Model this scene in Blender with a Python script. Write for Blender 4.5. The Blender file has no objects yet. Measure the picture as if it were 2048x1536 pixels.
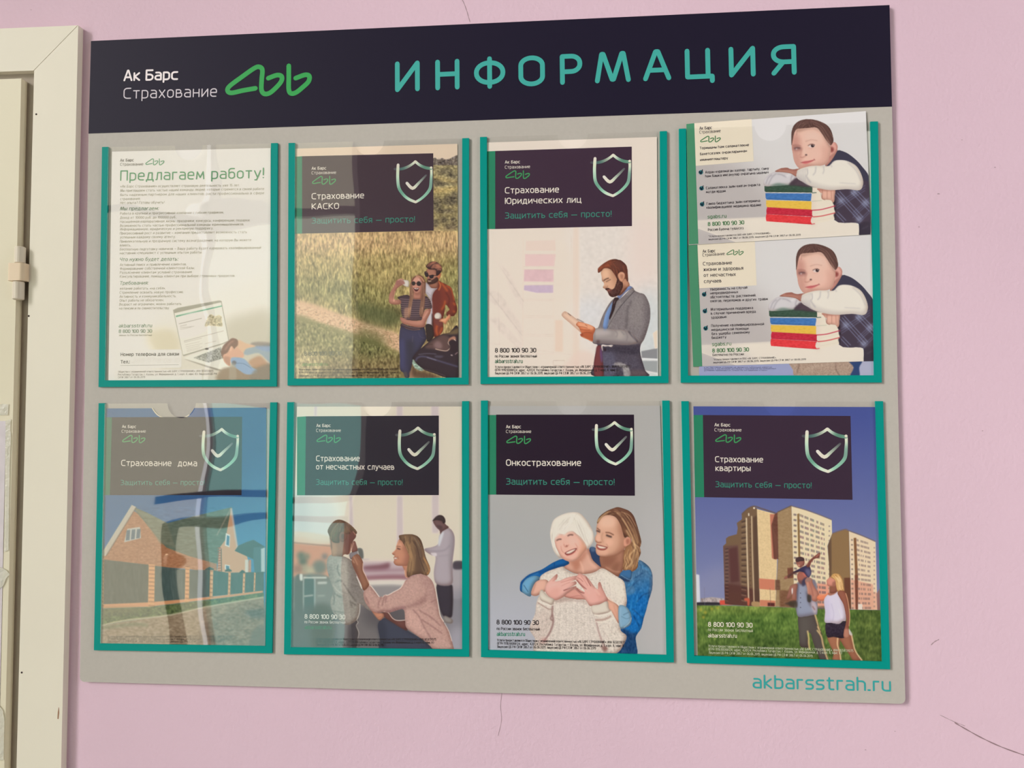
import bpy, math, random
import numpy as np
# ---------------------------------------------------------------- camera, world, light
SC = bpy.context.scene
COL = SC.collection
SC.view_settings.view_transform = 'Standard'
SC.view_settings.look = 'None'
SC.view_settings.gamma = 1
SC.view_settings.use_curve_mapping = False
SC.view_settings.exposure = -0.41
FPX = 1480.0                       # focal length in pixels of the 2048 px wide frame
WV = np.array([-4.24e-2, 7.65e-2, -5.1e-3]); TV = np.array([-.4639, -.3987, 9.1343]) * .1
_t = np.linalg.norm(WV); _k = WV / _t
_K = np.array([[0, -_k[2], _k[1]], [_k[2], 0, -_k[0]], [-_k[1], _k[0], 0]])
RC = np.eye(3) + math.sin(_t) * _K + (1 - math.cos(_t)) * _K @ _K     # board frame (x right, y down, z into wall) -> camera
CP = -RC.T @ TV
ZB = 1.6                           # height of the board's centre above the floor
CAMPOS = np.array([CP[0], CP[2], ZB - CP[1]])
B2W = np.array([[1, 0, 0], [0, 0, 1], [0, -1, 0]])        # board frame -> world
RW = B2W @ RC.T                    # columns: camera x, y(down), z(forward) in the world
cam = bpy.data.cameras.new('camera')
cam.sensor_width = 36; cam.lens = 36 * FPX / 2048; cam.clip_start = .01
camo = bpy.data.objects.new('camera', cam); COL.objects.link(camo)
from mathutils import Matrix, Vector
_m = Matrix(((RW[0, 0], -RW[0, 1], -RW[0, 2], CAMPOS[0]), (RW[1, 0], -RW[1, 1], -RW[1, 2], CAMPOS[1]),
             (RW[2, 0], -RW[2, 1], -RW[2, 2], CAMPOS[2]), (0, 0, 0, 1)))
camo.matrix_world = _m
SC.camera = camo

world = bpy.data.worlds.new('overcast_sky'); SC.world = world; world.use_nodes = True
_bg = world.node_tree.nodes['Background']
_bg.inputs[0].default_value = (1.0, .975, .955, 1); _bg.inputs[1].default_value = 3.5
sl = bpy.data.lights.new('daylight', 'SUN'); sl.energy = 5.2; sl.angle = math.radians(24); sl.color = (1, .972, .94)
slo = bpy.data.objects.new('daylight', sl); COL.objects.link(slo)
slo.rotation_euler = Vector((.87, .50, -.42)).to_track_quat('-Z', 'Y').to_euler()
slo.location = (-5, -3.5, 3)

# ---------------------------------------------------------------- pixel <-> wall helpers (to read places off the photograph)
def w(px, py, y=0.0):
    """the point on the plane at world depth y seen at photo pixel (px,py): returns world x, z"""
    d = RW @ np.array([(px - 1024) / FPX, (py - 768) / FPX, 1.0])
    t = (y - CAMPOS[1]) / d[1]
    p = CAMPOS + t * d
    return np.array([p[0], p[2]])
def proj(P):
    c = (np.asarray(P) - CAMPOS) @ RW
    return c[:, 0] / c[:, 2] * FPX + 1024, c[:, 1] / c[:, 2] * FPX + 768
def lin(c):
    c = np.asarray(c, float) / 255.0
    return np.where(c <= .04045, c / 12.92, ((np.maximum(c, 0) + .055) / 1.055) ** 2.4)
GAIN = .80                         # level of light on the board: print colour = seen colour / GAIN
def ink(c, g=None):
    v = lin(c) / (g or GAIN)
    return v * np.minimum(1, .95 / np.maximum(v.max(-1, keepdims=True), 1e-6))      # white paper is the brightest a print can be, hue kept
# ---------------------------------------------------------------- materials
def mat(name, rgb=None, rough=.5, spec=.3, attr=False, noise=None, bump=None, metal=0):
    m = bpy.data.materials.new(name); m.use_nodes = True
    nt = m.node_tree; b = nt.nodes['Principled BSDF']
    b.inputs['Roughness'].default_value = rough; b.inputs['Specular IOR Level'].default_value = spec
    b.inputs['Metallic'].default_value = metal
    if attr:
        a = nt.nodes.new('ShaderNodeAttribute'); a.attribute_name = 'print'
        nt.links.new(a.outputs['Color'], b.inputs['Base Color'])
    elif rgb is not None:
        col = (*[float(v) for v in rgb], 1)
        b.inputs['Base Color'].default_value = col
        if noise:
            scale, amp, detail = noise
            tc = nt.nodes.new('ShaderNodeTexCoord'); n = nt.nodes.new('ShaderNodeTexNoise')
            n.inputs['Scale'].default_value = scale; n.inputs['Detail'].default_value = detail
            nt.links.new(tc.outputs['Object'], n.inputs['Vector'])
            r = nt.nodes.new('ShaderNodeMapRange'); r.inputs[1].default_value = .3; r.inputs[2].default_value = .7
            r.inputs[3].default_value = 1 - amp; r.inputs[4].default_value = 1 + amp
            nt.links.new(n.outputs[0], r.inputs[0])
            mx = nt.nodes.new('ShaderNodeVectorMath'); mx.operation = 'MULTIPLY'
            mx.inputs[0].default_value = col[:3]; nt.links.new(r.outputs[0], mx.inputs[1])
            nt.links.new(mx.outputs[0], b.inputs['Base Color'])
    if bump:
        scale, dist, detail = bump
        tc = nt.nodes.new('ShaderNodeTexCoord'); n = nt.nodes.new('ShaderNodeTexNoise')
        n.inputs['Scale'].default_value = scale; n.inputs['Detail'].default_value = detail
        nt.links.new(tc.outputs['Object'], n.inputs['Vector'])
        bm = nt.nodes.new('ShaderNodeBump'); bm.inputs['Distance'].default_value = dist; bm.inputs['Strength'].default_value = 1
        nt.links.new(n.outputs[0], bm.inputs['Height']); nt.links.new(bm.outputs[0], b.inputs['Normal'])
    return m

def clear_mat(name, tint, ior, wave, dist, rough=.015, seed=0.0, vert=1.0):
    """clear PVC sheet: sees through, mirrors the room by Fresnel, slightly wavy"""
    m = bpy.data.materials.new(name); m.use_nodes = True; nt = m.node_tree; nt.nodes.clear()
    out = nt.nodes.new('ShaderNodeOutputMaterial'); mix = nt.nodes.new('ShaderNodeMixShader')
    tr = nt.nodes.new('ShaderNodeBsdfTransparent'); tr.inputs[0].default_value = (*tint, 1)
    gl = nt.nodes.new('ShaderNodeBsdfGlossy'); gl.inputs['Roughness'].default_value = rough
    fr = nt.nodes.new('ShaderNodeFresnel'); fr.inputs['IOR'].default_value = ior
    ge = nt.nodes.new('ShaderNodeNewGeometry'); mr = nt.nodes.new('ShaderNodeMapRange')      # same reflectance from either face of the thin sheet
    mr.inputs[3].default_value = ior; mr.inputs[4].default_value = 1 / ior
    nt.links.new(ge.outputs['Backfacing'], mr.inputs[0]); nt.links.new(mr.outputs[0], fr.inputs['IOR'])
    nt.links.new(fr.outputs[0], mix.inputs[0]); nt.links.new(tr.outputs[0], mix.inputs[1]); nt.links.new(gl.outputs[0], mix.inputs[2])
    nt.links.new(mix.outputs[0], out.inputs[0])
    if dist:
        tc = nt.nodes.new('ShaderNodeTexCoord'); mp = nt.nodes.new('ShaderNodeMapping'); n = nt.nodes.new('ShaderNodeTexNoise')
        mp.inputs['Location'].default_value = (seed, seed * .7, seed * 1.3); mp.inputs['Scale'].default_value = (1, 1, vert)
        n.inputs['Scale'].default_value = wave; n.inputs['Detail'].default_value = 1.0
        bm = nt.nodes.new('ShaderNodeBump'); bm.inputs['Distance'].default_value = dist
        nt.links.new(tc.outputs['Object'], mp.inputs[0]); nt.links.new(mp.outputs[0], n.inputs['Vector'])
        nt.links.new(n.outputs[0], bm.inputs['Height']); nt.links.new(bm.outputs[0], gl.inputs['Normal'])
    return m

# ---------------------------------------------------------------- object helpers
def link(name, me, parent=None, loc=(0, 0, 0)):
    o = bpy.data.objects.new(name, me); COL.objects.link(o); o.location = loc
    if parent is not None: o.parent = parent
    return o
def wpos(o):
    p = np.zeros(3)
    while o is not None:
        p += np.array(o.location); o = o.parent
    return p
def build(name, V, F, m, parent=None, colors=None, smooth=False):
    """mesh object from world coordinates; its origin sits at the middle of its own box"""
    V = np.asarray(V, float)
    c = (V.min(0) + V.max(0)) / 2
    base = wpos(parent) if parent is not None else np.zeros(3)
    me = bpy.data.meshes.new(name)
    me.from_pydata((V - c).tolist(), [], F); me.materials.append(m)
    if colors is not None:
        a = me.attributes.new('print', 'FLOAT_COLOR', 'POINT')
        buf = np.ones((len(V), 4), np.float32); buf[:, :3] = colors
        a.data.foreach_set('color', buf.ravel())
    if smooth: me.polygons.foreach_set('use_smooth', [True] * len(me.polygons))
    me.update()
    return link(name, me, parent, tuple(c - base))
def tag(o, label=None, cat=None, group=None, kind=None):
    if label: o['label'] = label
    if cat: o['category'] = cat
    if group: o['group'] = group
    if kind: o['kind'] = kind
    return o
def box_vf(x0, x1, y0, y1, z0, z1):
    V = [(x0, y0, z0), (x1, y0, z0), (x1, y1, z0), (x0, y1, z0), (x0, y0, z1), (x1, y0, z1), (x1, y1, z1), (x0, y1, z1)]
    return V, [(3, 2, 1, 0), (4, 5, 6, 7), (0, 1, 5, 4), (1, 2, 6, 5), (2, 3, 7, 6), (3, 0, 4, 7)]
def box(name, x0, x1, y0, y1, z0, z1, m, parent=None):
    return build(name, *box_vf(x0, x1, y0, y1, z0, z1), m, parent)
def join(parts):
    V, F = [], []
    for v, f in parts:
        n = len(V); V += list(v); F += [tuple(i + n for i in q) for q in f]
    return V, F
def slab_vf(xz, yf, yb):
    """outline in the wall plane (x,z), anticlockwise or not, extruded from front yf to back yb"""
    xz = [tuple(p) for p in xz]
    a = sum(xz[i - 1][0] * xz[i][1] - xz[i][0] * xz[i - 1][1] for i in range(len(xz)))
    if a < 0: xz = xz[::-1]
    n = len(xz)
    V = [(x, yf, z) for x, z in xz] + [(x, yb, z) for x, z in xz]
    F = [tuple(range(n)), tuple(range(2 * n - 1, n - 1, -1))]
    F += [(i, i + n, (i + 1) % n + n, (i + 1) % n) for i in range(n)]
    return V, F
def sheet_vf(xz, y):
    return [(p[0], y, p[1]) for p in xz], [tuple(range(len(xz)))]
def slab(name, pix, yf, yb, m, parent=None, plane=None):
    return build(name, *slab_vf([w(x, y, yf if plane is None else plane) for x, y in pix], yf, yb), m, parent)
def rnd_poly(pts, radii, n=6):
    """round chosen corners of a polygon"""
    out = []; L = len(pts); pts = [np.array(p, float) for p in pts]
    for i in range(L):
        r = radii[i]
        if not r: out.append(pts[i]); continue
        out += fillet(pts[i - 1], pts[i], pts[(i + 1) % L], r, n)
    return out
def fillet(a, b, c, r, n):
    u = a - b; v = c - b; lu = np.linalg.norm(u); lv = np.linalg.norm(v)
    if lu < 1e-9 or lv < 1e-9: return [b]
    u /= lu; v /= lv
    cs = np.clip(u @ v, -1, 1); th = math.acos(cs)
    if th > 3.1 or th < .05: return [b]
    d = min(r / math.tan(th / 2), lu * .5, lv * .5)
    p0 = b + u * d; p1 = b + v * d
    r2 = d * math.tan(th / 2)
    h = (u + v); h /= np.linalg.norm(h)
    o = b + h * (r2 / math.sin(th / 2))
    a0 = p0 - o; a1 = p1 - o
    t0 = math.atan2(a0[1], a0[0]); t1 = math.atan2(a1[1], a1[0])
    dt = (t1 - t0 + math.pi) % (2 * math.pi) - math.pi
    return [o + r2 * np.array([math.cos(t0 + dt * k / n), math.sin(t0 + dt * k / n)]) for k in range(n + 1)]

# ---------------------------------------------------------------- flat strokes (lettering, emblems)
class Ink:
    """collects flat strokes and patches on the plane y, all one mesh"""
    def __init__(s, y): s.y = y; s.i = 0; s.V = []; s.F = []; s.C = []
    def face(s, pts, cols):
        n = len(s.V)
        a = sum(pts[i - 1][0] * pts[i][1] - pts[i][0] * pts[i - 1][1] for i in range(len(pts)))
        if a < 0: pts = pts[::-1]; cols = cols[::-1]
        s.i = (s.i + 1) % 61; y = s.y - s.i * 1.0e-6              # crossing strokes never lie in the very same plane
        s.V += [(p[0], y, p[1]) for p in pts]; s.C += list(cols); s.F.append(tuple(range(n, n + len(pts))))
    def disc(s, p, r, col, n=8):
        s.face([(p[0] + r * math.cos(2 * math.pi * k / n), p[1] + r * math.sin(2 * math.pi * k / n)) for k in range(n)], [col] * n)
    def line(s, pts, hw, cols, closed=False, caps=True, nd=8):
        pts = [np.asarray(p, float) for p in pts]; n = len(pts)
        if n < 2: return
        if not hasattr(hw, '__len__'): hw = [hw] * n
        if not hasattr(cols[0], '__len__'): cols = [cols] * n
        seg = [(pts[(i + 1) % n] - pts[i]) for i in range(n if closed else n - 1)]
        seg = [v / max(np.linalg.norm(v), 1e-12) for v in seg]
        nor = [np.array([-v[1], v[0]]) for v in seg]
        L = []
        for i in range(n):
            if closed: a, b = nor[i - 1], nor[i]
            else: a, b = nor[max(i - 1, 0)], nor[min(i, n - 2)]
            d = a @ b
            L.append((a, b, d))
        for i in range(len(seg)):
            j = (i + 1) % n
            def side(k, first):
                a, b, d = L[k]
                if d > .6: return (a + b) / (1 + d) * hw[k]
                return (b if first else a) * hw[k]
            n0 = side(i, True); n1 = side(j, False)
            s.face([pts[i] - n0, pts[j] - n1, pts[j] + n1, pts[i] + n0], [cols[i], cols[j], cols[j], cols[i]])
        for i in range(n):
            end = not closed and i in (0, n - 1)
            if (end and caps) or (not end and L[i][2] <= .6): s.disc(pts[i], hw[i], cols[i], nd)
    def done(s, name, m, parent=None):
        return build(name, s.V, s.F, m, parent, colors=np.array(s.C)) if s.V else None

# stroke alphabet: 100 = cap height, 'o' = closed stroke, third number = corner radius
G = {
'а': '5,74 46,74,21 46,0|46,42 0,42,19 0,0,19 46,0', 'б': 'o0,0,22 46,0,22 46,64,22 0,64,22|0,32 0,102,32 44,102',
'в': '0,40 36,40,16 36,74,16 0,74 0,0 44,0,19 44,40,19 28,40', 'г': '0,0 0,74 34,74', 'д': '8,2 16,74 44,74 44,0|-2,-17 -2,0 53,0 53,-17',
'е': '0,38 46,38 46,74,22 0,74,22 0,0,22 42,0', 'ё': '0,38 46,38 46,74,22 0,74,22 0,0,22 42,0|14,94 15,94|32,94 33,94',
'ж': '0,0 24,39 0,74|28,0 28,74|56,0 32,39 56,74|24,39 32,39', 'з': '2,74 42,74,17 42,39,17 15,39|15,39 44,39,19 44,0,19 0,0', 'и': '0,74 0,0 46,74 46,0',
'й': '0,74 0,0 46,74 46,0|11,98 23,90,8 35,98', 'к': '0,0 0,74|40,74 4,38 42,0', 'л': '0,0 8,2,6 13,74 44,74 44,0', 'м': '0,0 6,74,5 30,14,4 54,74,5 60,0',
'н': '0,0 0,74|46,0 46,74|0,38 46,38', 'о': 'o0,0,23 46,0,23 46,74,23 0,74,23', 'п': '0,0 0,74 46,74 46,0', 'р': '0,-26 0,74 46,74,22 46,0,22 0,0',
'с': '44,74 0,74,23 0,0,23 44,0', 'т': '0,74 46,74|23,74 23,0', 'у': '0,74 24,6|48,74 18,-22,8 4,-22', 'ф': 'o0,0,22 64,0,22 64,74,22 0,74,22|32,98 32,-26',
'х': '0,0 44,74|0,74 44,0', 'ц': '0,74 0,0 53,0 53,-17|44,0 44,74', 'ч': '0,74 0,34,14 44,34|44,74 44,0', 'ш': '0,74 0,0 66,0 66,74|33,0 33,74',
'щ': '0,74 0,0 74,0 74,-17|33,0 33,74|66,0 66,74', 'ъ': '0,74 13,74 13,0 54,0,20 54,42,20 13,42', 'ы': '0,74 0,0 34,0,20 34,42,20 0,42|54,74 54,0',
'ь': '0,74 0,0 42,0,20 42,42,20 0,42', 'э': '2,74 44,74,22 44,0,22 2,0|44,38 14,38', 'ю': '0,0 0,74|0,38 20,38|o20,0,22 64,0,22 64,74,22 20,74,22',
'я': '42,0 42,74 0,74,19 0,34,19 42,34|24,34 0,0',
'А': '0,0 27,103,7 33,103,7 60,0|9,32 51,32', 'Б': '50,100 0,100 0,0 52,0,26 52,56,26 0,56', 'В': '0,54 48,54,22 48,100,22 0,100 0,0 52,0,26 52,54,26 30,54',
'Г': '0,0 0,100 46,100', 'Д': '8,2 18,100 52,100 52,0|-2,-18 -2,0 62,0 62,-18', 'Е': '48,100 0,100 0,0 48,0|0,52 42,52', 'З': '2,100 50,100,24 50,53,24 18,53|18,53 52,53,26 52,0,26 0,0',
'И': '0,100 0,0,3 55,100,5 55,0', 'Й': '0,100 0,0,3 55,100,5 55,0|15,124 28,115,8 41,124', 'К': '0,0 0,100|50,100 4,52 54,0', 'Л': '0,0 9,2,7 15,100 54,100 54,0',
'М': '0,0 12,102,8 16,102,7 38,4,6 42,4,6 64,102,7 68,102,7 80,0', 'Н': '0,0 0,100|55,0 55,100|0,52 55,52', 'О': 'o0,0,29 58,0,29 58,100,29 0,100,29', 'П': '0,0 0,100 54,100 54,0',
'Р': '0,0 0,100 54,100,29 54,41,29 0,41', 'С': '54,100 0,100,29 0,0,29 54,0', 'Т': '0,100 56,100|28,100 28,0', 'У': '0,100 28,32|56,100 20,0,9 6,0',
'Ф': 'o0,13,36 76,13,36 76,88,36 0,88,36|38,104 38,-3', 'Х': '0,0 54,100|0,100 54,0', 'Ц': '0,100 0,0,3 66,0,3 66,-18|55,0 55,100', 'Ч': '0,100 0,46,16 52,46|52,100 52,0',
'Ш': '0,100 0,0 78,0 78,100|39,0 39,100', 'Щ': '0,100 0,0 88,0 88,-18|39,0 39,100|78,0 78,100', 'Э': '2,100 54,100,28 54,0,28 2,0|54,51 16,51',
'Ю': '0,0 0,100|0,51 22,51|o22,0,28 78,0,28 78,100,28 22,100,28', 'Я': '55,0 55,100 0,100,28 0,42,28 55,42|26,42 0,0',
'a': '5,74 46,74,21 46,0|46,42 0,42,19 0,0,19 46,0', 'b': '0,104 0,0 46,0,22 46,74,22 0,74', 'g': '46,0 0,0,22 0,74,22 46,74 46,-26,22 4,-26', 'h': '0,104 0,0|0,74 46,74,22 46,0',
'k': '0,0 0,104|40,74 4,38 42,0', 'r': '0,0 0,74 30,74', 's': '42,74 0,74,17 0,38,17 42,38,17 42,0,17 0,0', 't': '12,96 12,0,18 38,0|0,74 36,74', 'u': '0,74 0,0,22 46,0|46,74 46,0',
'0': 'o0,0,26 54,0,26 54,100,26 0,100,26', '1': '0,78 24,100 24,0', '2': '2,100 50,100,26 50,56,20 0,0 54,0', '3': '2,100 50,100,24 50,54,24 18,54|18,54 52,54,26 52,0,26 0,0',
'4': '44,0 44,100 0,28 58,28', '5': '50,100 6,100 2,56 52,56,26 52,0,26 0,0', '6': '46,100 0,100,40 0,0,26 54,0,26 54,58,26 0,58', '7': '0,100 54,100 20,0',
'8': 'o3,54,22 51,54,22 51,100,22 3,100,22|o0,0,26 54,0,26 54,54,26 0,54,26', '9': '8,0 54,0,40 54,100,26 0,100,26 0,42,26 54,42',
'.': '-4,1 6,1', ',': '3,2 0,-16', ':': '-4,6 5,6|-4,68 5,68', ';': '2,6 -2,-12|2,68 3,68', '!': '0,100 0,30|0,0 1,0', '?': '2,100 46,100,22 46,52,18 22,46,10 22,28|22,0 23,0',
'-': '0,38 30,38', '—': '0,38 74,38', '–': '0,38 52,38', '«': '24,64 4,38 24,12|44,64 24,38 44,12', '»': '0,64 20,38 0,12|20,64 40,38 20,12', '№': '0,0 0,100 44,0 44,100|o56,44,14 86,44,14 86,86,14 56,86,14|56,24 86,24',
'*': '0,80 28,100|0,100 28,80', '"': '0,100 0,80|18,100 18,80', '(': '18,108 0,84,20 0,8,20 18,-16', ')': '0,108 18,84,20 18,8,20 0,-16', '/': '0,-10 36,104'}
_GC = {}
def glyph(ch, n):
    if (ch, n) in _GC: return _GC[(ch, n)]
    d = G.get(ch) or G.get(ch.lower())
    out = []; xm = 0
    for st in d.split('|'):
        closed = st[0] == 'o'
        P = [[float(v) for v in p.split(',')] for p in (st[1:] if closed else st).split()]
        xm = max(xm, max(p[0] for p in P))
        pts = []; L = len(P)
        for i, p in enumerate(P):
            q = np.array(p[:2])
            if len(p) > 2 and p[2] > 9 and (closed or 0 < i < L - 1):
                pts += fillet(np.array(P[i - 1][:2]), q, np.array(P[(i + 1) % L][:2]), p[2], n)
            else: pts.append(q)
        out.append((pts, closed))
    _GC[(ch, n)] = (out, xm); return _GC[(ch, n)]
def text(I, s, x0, y0, x1, y1, cap, col, weight=13, space=24, word=42, n=5, caps=True, slant=0, fit=True):
    """stroke lettering on the ink plane: baseline from photo pixel (x0,y0) to (x1,y1), cap height in pixels"""
    A = w(x0, y0, I.y); B = w(x1, y1, I.y)
    mpp = np.linalg.norm(w(x0, y0 - 10, I.y) - A) / 10
    vs = cap * mpp / (100 + weight)
    lay = []; x = 0
    for ch in s:
        if ch == ' ': x += word; continue
        g, xm = glyph(ch, n); lay.append((g, x)); x += xm + space
    x = max(x - space, 1)
    L = np.linalg.norm(B - A); ex = (B - A) / L; ez = np.array([-ex[1], ex[0]])
    us = (L - weight * vs) / x if fit else vs
    o = A + ez * weight / 2 * vs + ex * weight / 2 * vs
    for g, gx in lay:
        for pts, closed in g:
            I.line([o + ex * ((gx + p[0]) * us + slant * p[1] * vs) + ez * p[1] * vs for p in pts], weight / 2 * vs, col, closed, caps, 8 if n > 2 else 5)
LOGO = [[(1495, 520), (1420, 530), (1355, 541), (1332, 527), (1345, 500), (1420, 447), (1485, 404), (1515, 395), (1535, 413), (1532, 467), (1530, 528), (1545, 553), (1575, 552), (1610, 526), (1645, 487), (1648, 457), (1620, 448), (1570, 464)],
        [(1690, 396), (1690, 463), (1690, 533), (1702, 557), (1730, 555), (1770, 526), (1805, 493), (1810, 462), (1785, 453), (1730, 470)]]
def catmull(P, n=4, closed=False):
    P = np.asarray(P, float); N = len(P)
    if N < 3: return P
    out = []
    t = np.arange(n)[:, None] / n
    for i in range(N if closed else N - 1):
        if closed: a, b, c, d = P[i - 1], P[i], P[(i + 1) % N], P[(i + 2) % N]
        else: a, b, c, d = P[max(i - 1, 0)], P[i], P[i + 1], P[min(i + 2, N - 1)]
        out.append(.5 * (2 * b + (c - a) * t + (2 * a - 5 * b + 4 * c - d) * t * t + (3 * b - a - 3 * c + d) * t ** 3))
    if not closed: out.append(P[-1:])
    return np.concatenate(out)
def logo(I, x0, y0, x1, y1, col, slope=0.0, wd=26):
    """three linked loops; box of the emblem in photo pixels"""
    mpp = np.linalg.norm(w(x0 + 10, y0, I.y) - w(x0, y0, I.y)) / 10
    k = (x1 - x0) / 507.0
    for st in LOGO:
        P = catmull(st, 4)
        pts = [w(x0 + (x - 1318) / 507 * (x1 - x0), y0 + (y - 382) / 190 * (y1 - y0) + slope * (x - 1318) / 507 * (x1 - x0), I.y) for x, y in P]
        I.line(pts, wd / 2 * k * mpp, col)
SHIELD = [
 ([(190, 355), (300, 362), (420, 345), (540, 300), (640, 240), (710, 185)], [60, 66, 70, 66, 60, 66], [(82, 82, 90), (78, 102, 104), (92, 125, 118), (150, 165, 152), (205, 215, 198), (240, 238, 222)]),
 ([(710, 185), (800, 260), (900, 315), (1000, 350), (1112, 365)], [66, 66, 70, 74, 70], [(240, 238, 222), (185, 205, 190), (104, 148, 130), (96, 142, 124), (118, 160, 142)]),
 ([(275, 255), (270, 400), (270, 560), (285, 740), (318, 850), (385, 950), (475, 1045), (590, 1122), (735, 1182)], [70, 74, 74, 76, 76, 72, 70, 70, 62], [(246, 240, 228), (226, 236, 212), (196, 222, 202), (160, 198, 178), (118, 170, 150), (112, 166, 146), (150, 200, 178), (206, 228, 208), (244, 242, 226)]),
 ([(1112, 345), (1120, 480), (1115, 640), (1105, 800), (1070, 900), (980, 1010), (860, 1110), (735, 1182)], [66, 62, 70, 76, 76, 70, 66, 62], [(248, 242, 226), (214, 226, 206), (140, 176, 162), (126, 164, 152), (130, 180, 160), (142, 194, 172), (160, 206, 184), (244, 242, 226)]),
 ([(505, 710), (650, 840), (800, 718), (985, 530)], [70, 78, 64, 46], [(242, 238, 232), (246, 240, 224), (172, 186, 172), (92, 94, 98)])]
def shield(I, p, q, r, g=None):
    """ribbon shield with a tick: left top, right top and lower tip in photo pixels"""
    T = np.array([[275, 255, 1], [1112, 345, 1], [735, 1182, 1]], float)
    M = np.linalg.solve(T, np.array([p, q, r], float))
    sc = np.linalg.norm(w(*q, I.y) - w(*p, I.y)) / 842
    for st, wd, cl in SHIELD:
        P = catmull(st, 4); Wd = catmull(np.array([(a, 0) for a in wd]), 4)[:, 0]; Cc = catmull(np.array(cl, float), 4)
        pts = [w(*(np.array([x, y, 1]) @ M), I.y) for x, y in P]
        I.line(pts, [a / 2 * sc for a in Wd], [ink(np.clip(c, 0, 255), g) for c in Cc])
# ---------------------------------------------------------------- a small painter: fills the colours of the printed pictures
class Canvas:
    S = 1.9; rim = 0.0
    def __init__(s, x0, y0, x1, y1, col):
        s.x0, s.y0 = x0, y0
        s.W = int((x1 - x0) * s.S) + 2; s.H = int((y1 - y0) * s.S) + 2
        s.img = np.empty((s.H, s.W, 3)); s.img[:] = col
        s.rng = np.random.default_rng(7); s.at(0, 0, 1)
    def at(s, ox, oy, sc, ox2=0, oy2=0): s.o = np.array([ox, oy], float); s.k = sc; return s
    def P(s, pts):
        if isinstance(pts, str): pts = [[float(v) for v in p.split(',')] for p in pts.split()]
        return (np.asarray(pts, float) / s.k + s.o - (s.x0, s.y0)) * s.S
    def mask(s, Q, blur=0):
        """coverage of a polygon (canvas pixels) -> (y0,x0,array)"""
        pad = int(blur * 3) + 2
        xa = max(int(Q[:, 0].min()) - pad, 0); xb = min(int(Q[:, 0].max()) + pad + 2, s.W)
        ya = max(int(Q[:, 1].min()) - pad, 0); yb = min(int(Q[:, 1].max()) + pad + 2, s.H)
        if xb <= xa or yb <= ya: return None
        w_, h_ = xb - xa, yb - ya; SS = 4
        acc = np.zeros((h_, w_ + 1)); xs = np.arange(w_ + 1)
        A = Q; B = np.roll(Q, -1, 0)
        for r in range(h_ * SS):
            yy = ya + (r + .5) / SS
            c = (A[:, 1] <= yy) != (B[:, 1] <= yy)
            if not c.any(): continue
            a, b = A[c], B[c]
            xx = np.sort(a[:, 0] + (yy - a[:, 1]) / (b[:, 1] - a[:, 1]) * (b[:, 0] - a[:, 0])) - xa
            row = acc[r // SS]
            for i in range(0, len(xx) - 1, 2):
                l, h = max(xx[i], 0), min(xx[i + 1], w_)
                if h <= l: continue
                li, hi = int(l), int(h)
                if li == hi: row[li] += h - l
                else:
                    row[li] += 1 - (l - li); row[li + 1:hi] += 1
                    if hi < w_: row[hi] += h - hi
        m = acc[:, :w_] / SS
        if blur: m = gblur(m, blur)
        return ya, xa, m
    def f(s, pts, col, blur=0, a=1.0, sharp=False, clip=None, grad=None, n=4):
        """fill; grad=(colour2, (xa,ya), (xb,yb)) blends to a second colour along a line"""
        Q = s.P(pts)
        if not sharp: Q = catmull(Q, n, True)
        k = s.mask(Q, blur * s.S / s.k if blur else 0)
        if k is None: return None
        out = s.put(k, col, a, clip, grad)
        if s.rim and not sharp and a == 1.0 and blur <= 8: s.edge(k, s.rim, clip)
        return out
    def edge(s, k, amt, clip=None):
        """the soft darker turn of a rounded form in the printed photograph"""
        ya, xa, m = k; d = min(np.ptp(np.nonzero(m.any(1))[0]) if m.any() else 0, np.ptp(np.nonzero(m.any(0))[0]) if m.any() else 0) / s.S
        if d < 5: return
        r = min(max(d * .10, 1.0), 4.0) * s.S
        g = gblur(np.pad(m, 2), r)[2:-2, 2:-2]
        sh = int(round(r * .5)); g = np.roll(np.roll(g, -sh, 0), -sh, 1)          # lit from the upper left
        e = (np.clip(1 - g, 0, 1) * 1.6).clip(0, 1) * m * amt
        h, w_ = m.shape
        s.img[ya:ya + h, xa:xa + w_] *= 1 - e[..., None] * np.array((.75, .95, 1.0))
    def put(s, k, col, a=1.0, clip=None, grad=None):
        ya, xa, m = k; h, w_ = m.shape
        if clip is not None:
            full = np.zeros((s.H, s.W)); cy, cx, cm = clip; full[cy:cy + cm.shape[0], cx:cx + cm.shape[1]] = cm
            m = m * full[ya:ya + h, xa:xa + w_]
        c = np.array(col, float)
        if grad is not None:
            c2, pa, pb = grad; pa, pb = s.P([pa, pb]); d = pb - pa
            X, Y = np.meshgrid(np.arange(w_) + xa, np.arange(h) + ya)
            t = np.clip(((X - pa[0]) * d[0] + (Y - pa[1]) * d[1]) / (d @ d), 0, 1)[..., None]
            c = c * (1 - t) + np.array(c2, float) * t
        m3 = (m * a)[..., None]
        s.img[ya:ya + h, xa:xa + w_] = s.img[ya:ya + h, xa:xa + w_] * (1 - m3) + c * m3
        return k
    def l(s, pts, wd, col, blur=0, a=1.0, sharp=False, clip=None, taper=0):
        """a brushed line of width wd"""
        Q = s.P(pts)
        if len(Q) > 2 and not sharp: Q = catmull(Q, 4)
        hw = wd * s.S / s.k / 2
        d = np.gradient(Q, axis=0); d /= np.linalg.norm(d, axis=1)[:, None] + 1e-9
        nn = np.c_[-d[:, 1], d[:, 0]]
        hv = np.full(len(Q), hw)
        if taper: hv = hw * (1 - taper * np.linspace(0, 1, len(Q)))
        q = np.r_[Q + nn * hv[:, None], (Q - nn * hv[:, None])[::-1]]
        k = s.mask(q, blur * s.S / s.k if blur else 0)
        return s.put(k, col, a, clip) if k else None
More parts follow.
